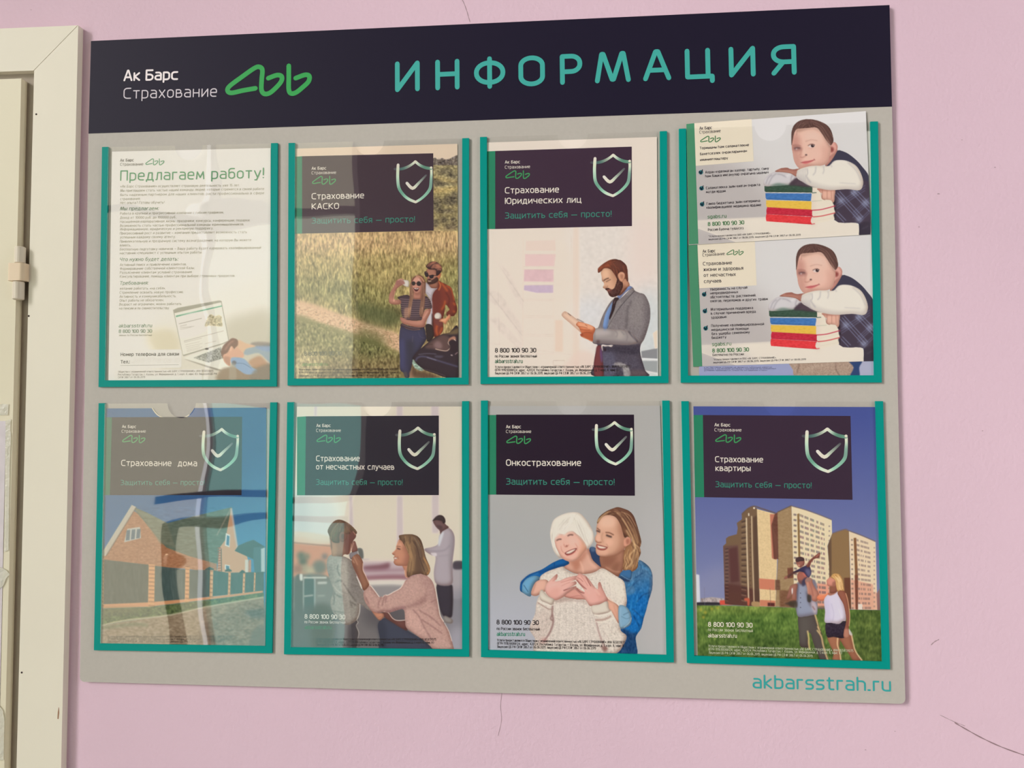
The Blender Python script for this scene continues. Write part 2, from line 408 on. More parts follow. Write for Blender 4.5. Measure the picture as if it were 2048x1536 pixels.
    def dot(s, x, y, r, col, blur=0, a=1.0, ry=None, clip=None):
        t = np.linspace(0, 2 * np.pi, 14)[:-1]; ry = ry or r
        return s.f(np.c_[x + r * np.cos(t), y + ry * np.sin(t)], col, blur, a, clip=clip, n=2)
    def tex(s, k, amp, sx, sy, tint=(1, 1, 1), seed=1):
        """mottle an area: grain of size sx by sy photo pixels"""
        ya, xa, m = k; h, w_ = m.shape
        r = np.random.default_rng(seed).normal(size=(h, w_))
        r = gblur2(r, sx * s.S, sy * s.S); r /= r.std() + 1e-9
        s.img[ya:ya + h, xa:xa + w_] += (r * m * amp)[..., None] * np.array(tint)
    def strands(s, k, paths, cols, wd, count, jit, a=.5, seed=3):
        """hair, grass and cloth streaks that follow given guide lines inside an area"""
        rg = np.random.default_rng(seed)
        for _ in range(count):
            p = np.array(paths[rg.integers(len(paths))], float)
            q = p + rg.normal(size=2) * jit
            i, j = sorted(rg.uniform(0, 1, 2)); j = min(1, j + .3)
            t = np.linspace(i, j, 6); T = np.linspace(0, 1, len(q))
            q = np.c_[np.interp(t, T, q[:, 0]), np.interp(t, T, q[:, 1])]
            s.l(q, wd, cols[rg.integers(len(cols))], blur=wd * .4, a=a, clip=k)
    def soften(s, sig):
        for c in range(3): s.img[..., c] = gblur(s.img[..., c], sig * s.S)
    def area(s, pts, sharp=True):
        Q = s.P(pts)
        return s.mask(Q if sharp else catmull(Q, 4, True))
    def sample(s, px, py):
        x = np.clip((px - s.x0) * s.S - .5, 0, s.W - 1.001); y = np.clip((py - s.y0) * s.S - .5, 0, s.H - 1.001)
        xi, yi = x.astype(int), y.astype(int); fx, fy = (x - xi)[:, None], (y - yi)[:, None]
        I = s.img
        return (I[yi, xi] * (1 - fx) + I[yi, xi + 1] * fx) * (1 - fy) + (I[yi + 1, xi] * (1 - fx) + I[yi + 1, xi + 1] * fx) * fy
def _k1(sig):
    r = max(int(sig * 3), 1); x = np.arange(-r, r + 1); k = np.exp(-x * x / (2 * max(sig, .05) ** 2)); return k / k.sum(), r
def gblur2(m, sx, sy):
    for ax, sg in ((1, sx), (0, sy)):
        k, r = _k1(sg)
        p = np.pad(m, [(r, r) if i == ax else (0, 0) for i in range(2)], mode='edge')
        n = m.shape[ax]
        o = np.zeros_like(m)
        for i, kv in enumerate(k):
            o += kv * (p[:, i:i + n] if ax == 1 else p[i:i + n])
        m = o
    return m
def gblur(m, s): return gblur2(m, s, s)

def printed(name, C, corners, y, parent, g=None, step=.85, hole=None):
    """the picture as a fine flat grid of ink on the sheet"""
    q = [w(a, b, y) for a, b in corners]
    nx = int(max(corners[1][0] - corners[0][0], corners[2][0] - corners[3][0]) / step)
    ny = int(max(corners[3][1] - corners[0][1], corners[2][1] - corners[1][1]) / step)
    U, Vv = np.meshgrid(np.linspace(0, 1, nx + 1), np.linspace(0, 1, ny + 1)); u = U.ravel()[:, None]; v = Vv.ravel()[:, None]
    P = (q[0] * (1 - u) + q[1] * u) * (1 - v) + (q[3] * (1 - u) + q[2] * u) * v
    V = np.c_[P[:, 0], np.full(len(P), y), P[:, 1]]
    px, py = proj(V)
    cols = ink(np.clip(C.sample(px, py), 0, 255), g)
    me = bpy.data.meshes.new(name)
    c = (V.min(0) + V.max(0)) / 2
    me.vertices.add(len(V)); me.vertices.foreach_set('co', (V - c).astype(np.float32).ravel())
    i = (np.arange(ny)[:, None] * (nx + 1) + np.arange(nx)[None]).ravel()
    loops = np.stack([i, i + nx + 1, i + nx + 2, i + 1], 1)
    if hole is not None:                               # leave out a piece cut from the sheet
        cx, cy = px[loops].mean(1), py[loops].mean(1); h = np.asarray(hole, float); ins = np.zeros(len(cx), bool)
        for a_, b_ in zip(h, np.roll(h, -1, 0)):
            c_ = (a_[1] > cy) != (b_[1] > cy)
            ins ^= c_ & (cx < (b_[0] - a_[0]) * (cy - a_[1]) / (b_[1] - a_[1] + 1e-12) + a_[0])
        loops = loops[~ins]
    nf = len(loops)
    me.loops.add(nf * 4); me.loops.foreach_set('vertex_index', loops.ravel().astype(np.int32))
    me.polygons.add(nf); me.polygons.foreach_set('loop_start', np.arange(0, nf * 4, 4, dtype=np.int32))
    a = me.attributes.new('print', 'FLOAT_COLOR', 'POINT')
    buf = np.ones((len(V), 4), np.float32); buf[:, :3] = cols; a.data.foreach_set('color', buf.ravel())
    me.materials.append(M_INK); me.update(calc_edges=True); me.validate()
    return link(name, me, parent, tuple(c - wpos(parent)))
# ---------------------------------------------------------------- materials in use
M_INK = mat('printed_ink', attr=True, rough=.45, spec=.25)
M_PAPER = mat('white_paper', (.84, .80, .76), .6, .2)
M_WALL = mat('pink_wall_paint', (.765, .555, .668), .65, .15, noise=(3.5, .025, 6), bump=(230, .0005, 3))
M_FAR = mat('dull_plaster', (.16, .14, .13), .8, .2, noise=(2, .05, 4))
M_CREAM = mat('cream_plastic', (.84, .79, .67), .45, .25, noise=(6, .02, 4))
M_LEAF = mat('cream_door_paint', (.79, .73, .56), .45, .35, noise=(5, .025, 4))
M_JAMB = mat('door_frame_shaded', (.42, .36, .30), .6, .25)  # cream frame darkened: the shade in the gap beside the leaf is in the colour
M_GREY = mat('grey_board', (.52, .487, .448), .55, .2, noise=(260, .02, 3))
M_NAVY = mat('navy_vinyl', (.0165, .013, .031), .5, .12)
M_TEAL = mat('teal_plastic', (.0, .30, .262), .5, .12)
M_FLOOR = mat('grey_floor', (.30, .27, .24), .5, .3, noise=(8, .08, 4))
M_DARK = mat('dark_metal', (.02, .018, .017), .4, .4)
M_WHITE = mat('white_frame', (.75, .73, .70), .4, .35)
M_HINGE = mat('hinge_plastic', (.78, .70, .58), .4, .35)
M_PEACH = mat('peach_plastic', (.80, .64, .46), .4, .35)
def tape_mat():
    m = mat('clear_tape', (.86, .84, .74), .3, .6, bump=(170, .002, 2))
    m.node_tree.nodes['Principled BSDF'].inputs['Alpha'].default_value = .5
    return m
M_TAPE = tape_mat()
M_GLASS = clear_mat('tinted_glass', (.54, .78, .75), 1.45, 1, 0)
M_SMOKE = clear_mat('grey_glass', (.80, .78, .68), 1.45, 1, 0)
M_PALE = clear_mat('pale_glass', (.95, .97, .88), 1.3, 1, 0)
M_KNOB = mat('bronze', (.35, .26, .2), .18, .5, metal=1)
M_SPECK = mat('dark_speck', (.06, .04, .035), .7, .1)
M_SCUFF = mat('scuff', (.42, .30, .34), .7, .1)

# ---------------------------------------------------------------- the room
def structure(o, label=None): return tag(o, label, kind='structure')
H = 6.0; XL, XR = -3.4, 1.95
wall = structure(box('wall_back', XL, XR, 0, .12, 0, H, M_WALL), 'pink painted wall behind the information board')
structure(box('floor', XL, XR, -3.1, .12, -.1, 0, M_FLOOR), 'grey floor of the corridor')
structure(box('ceiling', XL, XR, -3.1, .12, H, H + .1, M_WHITE), 'white ceiling of the corridor')
YO = -3.0
structure(build('light_baffle_right', *join([box_vf(XR, XR + .1, -3.1, -1.6, 0, H), box_vf(XR, XR + .1, -.55, .12, 0, H), box_vf(XR, XR + .1, -1.6, -.55, 3.2, H), box_vf(XR, XR + .1, -1.6, -.55, 0, .3)]), M_FAR), 'unseen wall added at the right end of the corridor, its opening brightens that side')  # added out of view: cuts ambient light, its opening brightens the board's right
structure(box('light_baffle_left', XL - .1, XL, -1.80, .12, 0, H, M_FAR), 'unseen wall added at the left end of the corridor to dim the sun there')  # added out of view to block part of the sun from the board's left
structure(build('wall_front', *join([box_vf(-1.02, XR, YO - .1, YO, 0, H), box_vf(XL, -1.02, YO - .1, YO, 3.75, H), box_vf(XL, -3.38, YO - .1, YO, 0, 3.75),
      box_vf(-1.85, -1.02, YO - .1, YO, 0, .2)]), M_FAR), 'wall across the corridor, facing the board')
win = structure(build('window_1', *join([box_vf(-1.855, -1.835, YO - .06, YO, .2, 3.75), box_vf(-1.05, -1.02, YO - .06, YO, .2, 3.75), box_vf(-1.835, -1.05, YO - .06, YO, .2, .25),
      box_vf(-1.835, -1.05, YO - .06, YO, 2.62, 2.68), box_vf(-1.835, -1.05, YO - .06, YO, 1.60, 1.64)]), M_WHITE), 'tall window across the corridor')
build('transom', *join([box_vf(-1.85, -1.03, YO - .05, YO + .01, .935, .975), box_vf(-1.85, -1.03, YO - .05, YO + .01, 1.09, 1.13)]), M_DARK, win)
box('pane', -1.84, -1.04, YO - .035, YO - .034, .22, 1.62, M_GLASS, win)
box('pane', -1.84, -1.04, YO - .035, YO - .034, 1.62, 2.65, M_PALE, win)
box('pane', -1.84, -1.04, YO - .035, YO - .034, 2.65, 3.77, M_SMOKE, win)
d2 = structure(build('door_2', *join([box_vf(-2.056, -2.0, YO - .05, YO + .01, 0, .975), box_vf(-2.03, -1.84, YO - .05, YO + .01, .935, .975), box_vf(-2.11, -1.84, YO - .05, YO + .01, 1.085, 1.13), box_vf(-3.39, -1.84, YO - .06, YO, 2.62, 2.68), box_vf(-3.39, -3.34, YO - .06, YO, 0, 3.75)]), M_DARK), 'glazed doorway across the corridor')
box('pane', -3.37, -1.90, YO - .035, YO - .034, 0, 3.76, M_SMOKE, d2)
def lathe_vf(prof, n, c, axis='y'):
    """profile of (distance along the axis, radius) turned about the axis through c"""
    V = []; F = []
    for h, r in prof:
        for k in range(n):
            a = 2 * math.pi * k / n
            if axis == 'y': V.append((c[0] + r * math.cos(a), c[1] + h, c[2] + r * math.sin(a)))
            else: V.append((c[0] + r * math.cos(a), c[1] + r * math.sin(a), c[2] + h))
    m = len(prof)
    for i in range(m - 1):
        for k in range(n):
            k2 = (k + 1) % n; F.append((i * n + k, i * n + k2, (i + 1) * n + k2, (i + 1) * n + k))
    F.append(tuple(range(n))[::-1]); F.append(tuple(range((m - 1) * n, m * n)))
    return V, F
build('knob', *lathe_vf([(0, .02), (.03, .02), (.035, .05), (.055, .056), (.07, .04), (.075, .01)], 20, (-1.965, YO, .735)), M_KNOB, d2, smooth=True)

# marks on the wall
def crack(name, pts, wd, m, y=-.00015):
    I = Ink(y); mpp = .00063
    P = catmull([w(a, b, y) for a, b in pts], 4)
    I.line(list(P), [wd * mpp / 2 * (.5 + .5 * math.sin(i * 2.1) ** 2) for i in range(len(P))], (0, 0, 0), caps=False)
    return build(name, I.V, I.F, m, wall)
crack('hairline_crack', [(924, -2), (931, 14), (936, 30), (940, 44)], 1.6, M_SCUFF)
crack('hairline_crack', [(1004, 1384), (1001, 1412), (1003, 1440), (996, 1472)], 1.0, M_SCUFF)
crack('scuff_mark', [(1909, 1445), (1926, 1455), (1962, 1475), (2003, 1494), (2050, 1511)], 2.6, mat('dark_scratch', (.33, .22, .25), .7, .1))
crack('scuff_mark', [(1880, 1430), (1905, 1442), (1930, 1452)], 1.2, M_SCUFF)
crack('scuff_mark', [(1862, 1290), (1870, 1283), (1878, 1279)], 2.0, M_SCUFF)
for x, y, r in ((1877, 388, 2.2), (1990, 335, 1.6), (1924, 280, 1.2), (1838, 454, 1.4), (1731, 1500, 1.5), (1790, 1463, 1.2), (62, 20, 1.2), (1965, 862, 1.3)):
    crack('speck', [(x - r, y), (x, y - .5), (x + r, y)], r, M_SCUFF)

# ---------------------------------------------------------------- the door on the left
YC = -.010
def zf(p, q, z):                    # a vertical edge read at two pixels -> its x at height z
    t = (z - p[1]) / (q[1] - p[1]); return p[0] + (q[0] - p[0]) * t
oT, oB = w(156.5, 50.6, YC), w(120, 1536, YC)
iT, iB = w(67, 141, YC), w(31.5, 1536, YC)
xo, xi = (oT[0] + oB[0]) / 2, (iT[0] + iB[0]) / 2
door = structure(box('door_1', xi - .82, xi + .02, -.0015, -.0005, 0, iT[1] + .02, M_JAMB), 'cream door at the left of the board')
xi2 = xi - .80; xo2 = xi2 - (xo - xi)
gap = .0009
cz = structure(build('trim_1', *slab_vf([(oB[0], 0), (oT[0], oT[1]), (iT[0] + gap, iT[1]), (iB[0], 0)], YC, 0), M_CREAM), 'cream door casing right of the door')
structure(build('trim_2', *slab_vf([(oT[0] - gap * 1.2, oT[1]), (xo2, oT[1] + .004), (xi2, iT[1] + .004), (iT[0] - gap * .2, iT[1])], YC, 0), M_CREAM), 'cream door casing above the door')
structure(build('trim_3', *slab_vf([(xo2 - gap, oT[1]), (xo2 - gap, 0), (xi2, 0), (xi2, iT[1])], YC, 0), M_CREAM), 'cream door casing on the far side of the door')
YL = -.0125
lT, lB = w(42.5, 157, YL), w(9.5, 1536, YL)
Vl, Fl = slab_vf([(lB[0], .01), (lT[0], lT[1]), (xi2 + .01, lT[1] + .003), (xi2 + .01, .01)], YL, -.0016)
leaf = build('door_leaf', Vl, Fl, M_LEAF, door)
def screw(px, py, par):
    p = w(px, py, YC)
    build('screw', *lathe_vf([(-.0004, .0011), (0, .0013)], 10, (p[0], YC, p[1])), M_SPECK, par)
screw(72.5, 228.5, cz); screw(57.5, 632, cz); screw(43.5, 1345, cz)
crack_p = [w(117.5, 1415, YC - .0001), w(117, 1425, YC - .0001), w(116, 1437, YC - .0001)]
I = Ink(YC - .0001); I.line(crack_p, [.0003, .0010, .0008], (0, 0, 0)); build('chip', I.V, I.F, mat('bare_wood', (.36, .2, .12), .7, .1), cz)
hg = []
for nm, x0, x1, y0, y1, m in (('barrel', 31, 49.5, 494, 527.2, M_HINGE), ('knuckle', 22.5, 53.5, 527.8, 562.6, M_PEACH), ('barrel', 27, 47, 563.2, 599.5, M_HINGE)):
    yh = -.014
    a = w(x0, (y0 + y1) / 2, yh); b = w(x1, (y0 + y1) / 2, yh); r = (b[0] - a[0]) / 2
    zt = w(40, y0, yh)[1]; zb_ = w(40, y1, yh)[1]
    cx = (a[0] + b[0]) / 2
    if nm == 'barrel':
        V, F = lathe_vf([(0, r * .8), (.001, r), (zt - zb_ - .001, r), (zt - zb_, r * .85)], 18, (cx, yh, zb_), 'z')
    else:
        pts = rnd_poly([(cx - r, yh + .006), (cx + r, yh + .006), (cx + r, yh - .007), (cx - r, yh - .007)], [0, 0, .005, .003], 5)
        V = [(p[0], p[1], z) for z in (zb_, zt) for p in pts]; n = len(pts)
        F = [tuple(range(n))[::-1], tuple(range(n, 2 * n))] + [(i, (i + 1) % n, (i + 1) % n + n, i + n) for i in range(n)]
    hg.append((nm, V, F, m))
hinge = build('hinge', *join([(v, f) for n_, v, f, m in hg if n_ == 'barrel']), M_HINGE, door)
for n_, v, f, m in hg:
    if n_ == 'knuckle': build('knuckle', v, f, m, hinge)

# notice in a clear sleeve taped to the door
yN = YL - .0006
a = w(12.0, 842, yN); b = w(3.2, 1536, yN)
nt_V, nt_F = slab_vf([(a[0], a[1]), (a[0] - .21, a[1] + .002), (a[0] - .21, a[1] - .47), (b[0] - .0045, a[1] - .47)], yN, YL)
notice = build('taped_notice', nt_V, nt_F, mat('lilac_notice', (.72, .66, .70), .6, .2, noise=(40, .06, 3)))
tag(notice, 'pale lilac notice sheet taped to the cream door below the hinge', 'notice')
def tape(pix, yy=yN - .0004):
    t = slab('tape', pix, yy, yy + .0002, M_TAPE, notice); return t
tape([(-30, 809), (17, 808), (15.5, 830), (-30, 831)])
tape([(11, 842), (21.5, 838), (20.5, 858), (22, 872), (20, 910), (18, 1000), (17, 1100), (8, 1104), (10, 950)])
tape([(4, 1136), (13, 1141), (19, 1149), (12, 1157), (6, 1172), (-8, 1184), (-8, 1130)], yN - .0008)
tape([(5, 1420), (8.5, 1440), (7, 1520), (-12, 1522), (-12, 1400)], yN - .0008)

# ---------------------------------------------------------------- the information board
YB = -.0045
brd = [(182, 82), (1779, 10), (1784, 213), (1789.5, 450), (1796, 800), (1804, 1130), (1811, 1408), (159.5, 1363.5), (169, 800), (177, 267)]
P = [w(x, y, YB) for x, y in brd]
P = rnd_poly(P, [0, 0, 0, 0, 0, 0, .006, .006, 0, 0])
board = build('information_board', *slab_vf(P, YB, -.0002), M_GREY)
tag(board, 'grey wall board with a navy heading band and eight teal edged document pockets', 'notice board')
band = slab('heading_band', [(182, 82), (1779, 10), (1784, 213), (1480, 222.5), (980, 239.5), (480, 257), (177, 267)], YB - .0003, YB, M_NAVY, board)
tag(band, 'navy heading band')
YT = YB - .00045
I = Ink(YT); TEALC = ink((62, 160, 153))
for ch, x0, x1 in (('И', 322, 467), ('Н', 558, 700), ('Ф', 785, 968), ('О', 1045, 1200), ('Р', 1288, 1419), ('М', 1492, 1702), ('А', 1774, 1939), ('Ц', 2020, 2193), ('И', 2277, 2433), ('Я', 2525, 2673)):
    a, b = 680 + x0 / 2.926, 680 + x1 / 2.926
    by = lambda x: 184.5 + (x - 790) * (149.4 - 184.5) / 801.3
    text(I, ch, a, by(a), b, by(b), 61.5, TEALC, weight=18, n=8)
tag(I.done('heading_lettering', M_INK, board), 'teal heading lettering')
I = Ink(YT); z = lambda x, y: (x / 2.926, y / 2.926)
text(I, 'Ак Барс', *z(722, 476), *z(1042, 468), 22.5, ink((238, 228, 232)), weight=19, space=22, word=36)
text(I, 'Страхование', *z(722, 579), *z(1269, 566), 22, ink((198, 190, 200)), weight=11)
tag(I.done('company_name', M_INK, board), 'white company name')
I = Ink(YT)
for st in LOGO:
    Q = catmull([(x, y - (x - 1318) * .04 + 4) for x, y in st], 6)
    I.line([w(x / 2.926, y / 2.926, YT) for x, y in Q], 13.5 / 2.926 * .00066, ink((48, 152, 78)))
tag(I.done('logo_emblem', M_INK, board), 'green loop emblem')
I = Ink(YB - .0002); z = lambda x, y: (1300 + x / 2.738, 1250 + y / 2.738)
text(I, 'akbarsstrah.ru', *z(562, 347), *z(1320, 365), 27, ink((52, 152, 152)), weight=15, n=8)
tag(I.done('web_address', M_INK, board), 'teal web address')

# document pockets: three teal edges and a clear cover with a thumb notch
POCK = {1: [(204, 294), (555, 286), (553, 773), (197, 774)], 2: [(577, 286), (938, 276), (937, 769), (575, 771)], 3: [(960, 274), (1334, 262), (1337, 766), (961, 768)],
        4: [(1358, 257.5), (1756, 242.6), (1763.7, 765), (1361.9, 765.4)], 5: [(197.2, 806.4), (553.5, 804.6), (544, 1306.4), (187.7, 1300.5)], 6: [(574.3, 804.3), (937.8, 802.2), (938.2, 1313.6), (567.9, 1308.6)],
        7: [(961.7, 801.1), (1339.1, 801.1), (1347.8, 1325.1), (962, 1314.2)], 8: [(1363, 802.3), (1766.2, 802.3), (1780.3, 1338.7), (1374.1, 1326.1)]}
NOTCH = {1: .5, 2: .45, 3: .5, 4: .46, 5: .47, 6: .5, 7: .485, 8: .49}
COVER = {1: (8, .0022, 3.1), 2: (6, .0016, 1.7), 3: (8, .0010, 5.2), 4: (8, .0010, 8.3), 5: (6, .0024, 4.4), 6: (7, .0018, 6.1), 7: (8, .0015, 9.7), 8: (8, .0010, 2.2)}
YS = YB - .0024; YV = YB - .0030
for k, c in POCK.items():
    q = [w(x, y, YS) for x, y in c]
    ux = (q[1] - q[0]) / np.linalg.norm(q[1] - q[0]); uy = (q[3] - q[0]) / np.linalg.norm(q[3] - q[0]); t = .0085
    ur = (q[2] - q[1]) / np.linalg.norm(q[2] - q[1]); ub = (q[2] - q[3]) / np.linalg.norm(q[2] - q[3])
    a0 = q[0] + ux * t; a1 = q[3] + ub * t - uy * t; a2 = q[2] - ub * t - ur * t; a3 = q[1] - ux * t
    pk = build('document_pocket', *slab_vf([q[0], a0, a1, a2, a3, q[1], q[2], q[3]], YS, YB), M_TEAL, board)
    tag(pk, 'teal edged document pocket')
    top = [a0 + uy * .0006, a3 + ur * .0006]
    m_ = top[0] + (top[1] - top[0]) * NOTCH[k]; r = .0185
    nt = [m_ - ux * r * math.cos(th) + uy * r * math.sin(th) * 1.0 for th in np.linspace(0, math.pi, 22)]
    cm = clear_mat('clear_cover_plastic', (.985, .985, .98), {1: 1.75, 2: 1.85, 5: 2.3, 6: 2.05}.get(k, 1.45), COVER[k][0], COVER[k][1], .02, COVER[k][2])
    tag(build('clear_cover', *sheet_vf([top[0]] + nt + [top[1], a2 - ur * .0004, a1 - uy * .0004], YV), cm, pk), 'clear plastic cover')
# ---------------------------------------------------------------- the posters in the pockets
YP = YB - .0006                      # front of a sheet lying on the board
CORN = {1: [(223.9, 303.2), (541.2, 296.1), (540.3, 761.4), (216.8, 762.4)], 2: [(590.4, 297.3), (914.8, 287.6), (916.9, 757.3), (588.3, 759.8)],
        3: [(972.8, 285.1), (1313.8, 273.9), (1316.3, 753.5), (973.9, 756)], 5: [(208.1, 816.9), (532.7, 815.2), (530.5, 1294), (199.8, 1289.2)],
        6: [(594, 813.3), (923.5, 813), (924.6, 1300), (582.2, 1296.5)], 7: [(975.2, 812.1), (1320.1, 811.4), (1333.6, 1310), (974.8, 1301.5)],
        8: [(1386.7, 812.6), (1751.4, 814.1), (1765.5, 1325.3), (1395.3, 1314.8)]}
def sheet(name, corners, y, label, group='posters in the board pockets', cat='poster', outline=None):
    o = build(name, *slab_vf(outline or [w(a, b, y) for a, b in corners], y, y + .00025), M_PAPER)
    return tag(o, label, cat, group)
E1 = .00008
FINE = ['Услуги предоставляются Обществом с ограниченной ответственностью «АК БАРС СТРАХОВАНИЕ», ИНН 1658131075',
        'ОГРН 1111690088124, адрес: 420124, Республика Татарстан, г. Казань, ул. Меридианная, д. 1, корп. А, офис 83',
        'Лицензия ЦБ РФ СИ № 3867 от 06.06.2019, лицензия ЦБ РФ СЛ № 3867 от 06.06.2019.']
def card(par, O, sc, stripe, panel, names, lg, titles, tagl, shd, phone, sub, site, fine, g, cols, dark=(50, 37, 56), gd=None):
    """the printed dark card at the head of a poster and the contact lines at its foot; places read in one zoomed view (origin O, scale sc)"""
    q = lambda p: (O[0] + p[0] / sc, O[1] + p[1] / sc)
    y1 = YP - .00017; y2 = y1 - E1
    W_ = ink((246, 238, 228), g)
    I = Ink(y1); I.face([w(*q(p), y1) for p in panel], [ink(dark, gd or g)] * 4)
    tag(I.done('title_panel', M_INK, par), 'dark purple title panel')
    I = Ink(y1); I.face([w(*q(p), y1) for p in stripe], [ink((40, 128, 98), gd or g)] * 4)
    tag(I.done('accent_stripe', M_INK, par), 'green stripe')
    I = Ink(y2)
    for s, (a, b), cp, wt in ((names[0], names[1], 17.5, 17), (names[2], names[3], 17.5, 12)): text(I, s, *q(a), *q(b), cp / sc, W_, wt, n=3)
    tag(I.done('company_name', M_INK, par), 'white company name')
    I = Ink(y2); a, b = q(lg[0]), q(lg[1]); logo(I, a[0], a[1], b[0], b[1], ink((62, 150, 92), g), lg[2], 22)
    tag(I.done('logo_emblem', M_INK, par), 'green loop emblem')
    I = Ink(y2)
    for s, a, b, cp in titles: text(I, s, *q(a), *q(b), cp / sc, W_, 16)
    tag(I.done('title_lettering', M_INK, par), 'white title lettering')
    I = Ink(y2); s, a, b, cp = tagl; text(I, s, *q(a), *q(b), cp / sc, ink((58, 136, 120), g), 14)
    tag(I.done('tagline', M_INK, par), 'teal tagline')
    I = Ink(y2); shield(I, *shd, g); tag(I.done('shield_emblem', M_INK, par), 'pale green shield with a tick')
    I = Ink(y2); text(I, '8 800 100 90 30', *q(phone[0]), *q(phone[1]), phone[2] / sc, ink(cols[0], g), phone[3] if len(phone) > 3 else 18, n=4)
    I.done('phone_number', M_INK, par)
    I = Ink(y2)
    if sub: text(I, 'по России звонок бесплатный', *q(sub[0]), *q(sub[1]), sub[2] / sc, ink(cols[1], g), 12, n=2, caps=False)
    if site: text(I, 'akbarsstrah.ru', *q(site[0]), *q(site[1]), site[2] / sc, ink(cols[2], g), 15, n=3)
    I.done('web_address', M_INK, par)
    I = Ink(y2)
    for s, (a, b, cp) in zip(FINE, fine): text(I, s, *q(a), *q(b), cp / sc, ink(cols[3], g), 11, n=1, caps=False)
    I.done('fine_print', M_INK, par)
NM = lambda a, b, c, d: ('Ак Барс', (a, b), 'Страхование', (c, d))
TG = 'Защитить себя — просто!'
DK = (34, 28, 34)

# ---- old woman hugged from behind
def paint_hug(C, ox, oy):
    C.at(ox, oy, 8); C.rim = .34
    C.f('-320,1440 -310,1320 -250,1250 -160,1185 20,1115 150,1035 230,990 360,945 470,1000 420,1060 200,1120 30,1270 -40,1330 -120,1450 -160,1545 -280,1480', (18, 92, 160))
    C.l('-300,1340 -180,1220 0,1160 240,1080 440,1020', 30, (14, 62, 120), 14, .8)
    C.l('230,1000 230,1060', 14, (10, 55, 110), 6, .7); C.l('-240,1290 -140,1220 -20,1170', 22, (52, 128, 190), 10, .7)
    C.f('-275,1330 -205,1255 -80,1212 5,1248 -75,1320 -135,1440 -160,1540 -280,1475 -285,1390', (106, 160, 198))
    C.l('-260,1360 -190,1470', 10, (40, 70, 100), 4, .8); C.l('-120,1440 -80,1330 0,1262', 12, (60, 60, 80), 5, .6)
    # the younger woman
    C.f('800,760 890,770 970,900 990,1080 900,1040 830,960 790,870', (42, 62, 98)); C.f('800,750 860,745 900,800 830,830', (100, 120, 150), 10, .6)
    k = C.f('1250,1230 1290,1190 1330,1130 1420,1090 1560,1010 1590,960 1680,1010 1760,1090 1800,1210 1797,1400 1765,1530 1740,1600 1700,1760 1660,1890 1620,2050 1560,2140 1530,2210 1545,2330 1535,2480 1200,2480 1250,2250 1280,2050 1370,1700 1380,1560 1340,1310', (70, 112, 152), grad=((14, 98, 170), (1450, 1250), (1600, 1650)))
    C.f('1380,1560 1480,1520 1560,1500 1740,1600 1700,1760 1640,1950 1570,2130 1460,2150 1300,2060 1380,1760', (16, 100, 172), 30, .8, clip=k)
    C.f('1300,2060 1450,2120 1560,2140 1530,2210 1545,2480 1200,2480', (24, 58, 100), 18, .9, clip=k)
    C.f('1380,1540 1400,1700 1420,1800 1470,1900 1400,1760 1370,1650', (16, 55, 100), 16, .9, clip=k)
    C.f('1770,1100 1800,1210 1797,1400 1765,1530 1740,1500 1770,1350', (135, 140, 165), 18, .55, clip=k)
    for q in ('1400,1480 1520,1330 1600,1270', '1540,1640 1650,1520 1760,1480', '1430,1760 1560,1960 1600,2050', '1480,1740 1600,1850 1650,1900', '1500,1260 1640,1170'):
        C.l(q, 14, (22, 60, 105), 7, .7, clip=k)
    for q in ('1470,1560 1450,1780', '1560,1530 1520,1700', '1400,1380 1500,1300', '1620,1060 1740,1120 1770,1220', '1400,1700 1480,1850'): C.l(q, 22, (62, 142, 196), 12, .55, clip=k)
    C.tex(k, 7, 1.0, 1.6, seed=3)
    C.f('1385,1410 1500,1380 1510,1480 1400,1520', (88, 128, 165), 8, .5, clip=k)
    C.f('960,890 1100,870 1340,780 1350,1000 1320,1130 1260,1225 1160,1180 1000,1090 975,1050', (166, 118, 98))
    C.f('980,900 1120,890 1240,900 1160,1040 1060,1080 985,1040', (128, 82, 66), 30, .7); C.f('1140,1100 1200,1010 1290,1000 1220,1180', (120, 78, 62), 24, .6)
    C.l('1050,1070 1180,1140 1290,1150', 18, (200, 152, 128), 10, .6)
    C.f('1265,1215 1330,1125 1420,1090 1480,1170 1450,1280 1380,1250', (58, 104, 152)); C.l('1290,1200 1380,1250 1455,1275 1480,1170', 8, (130, 165, 198), 3, .7); C.f('1290,1230 1370,1260 1440,1290 1400,1310 1310,1280', (22, 40, 74), 8, .8)
    # her face
    k = C.f('925,345 1000,268 1100,238 1250,278 1330,420 1370,580 1420,620 1385,730 1340,800 1230,880 1100,908 980,902 905,860 890,760 903,695 882,655 878,600 905,540 900,470', (206, 160, 138), n=5)
    C.f('1240,300 1330,420 1380,620 1330,800 1180,880 1120,900 1250,760 1280,600 1240,480', (158, 108, 86), 45, .75, clip=k)
    C.f('980,300 1110,260 1200,310 1190,420 1060,440 960,430', (228, 188, 168), 40, .8, clip=k); C.f('1030,640 1120,620 1180,680 1120,740 1060,720', (226, 178, 158), 26, .7, clip=k)
    C.f('900,560 960,560 965,650 900,660', (226, 180, 160), 14, .7, clip=k); C.f('900,800 1000,810 1090,790 1060,890 930,890', (222, 172, 150), 22, .6, clip=k)
    C.l('1010,520 985,600 1010,680', 16, (176, 124, 104), 10, .6, clip=k); C.l('890,655 930,680 985,675', 15, (138, 84, 68), 7, .8, clip=k); C.l('1060,700 1095,760', 12, (170, 112, 94), 8, .6)
    C.l('912,448 965,492', 15, (108, 70, 56), 6, .9); C.l('1048,520 1110,525 1180,560', 17, (112, 72, 58), 6, .9)
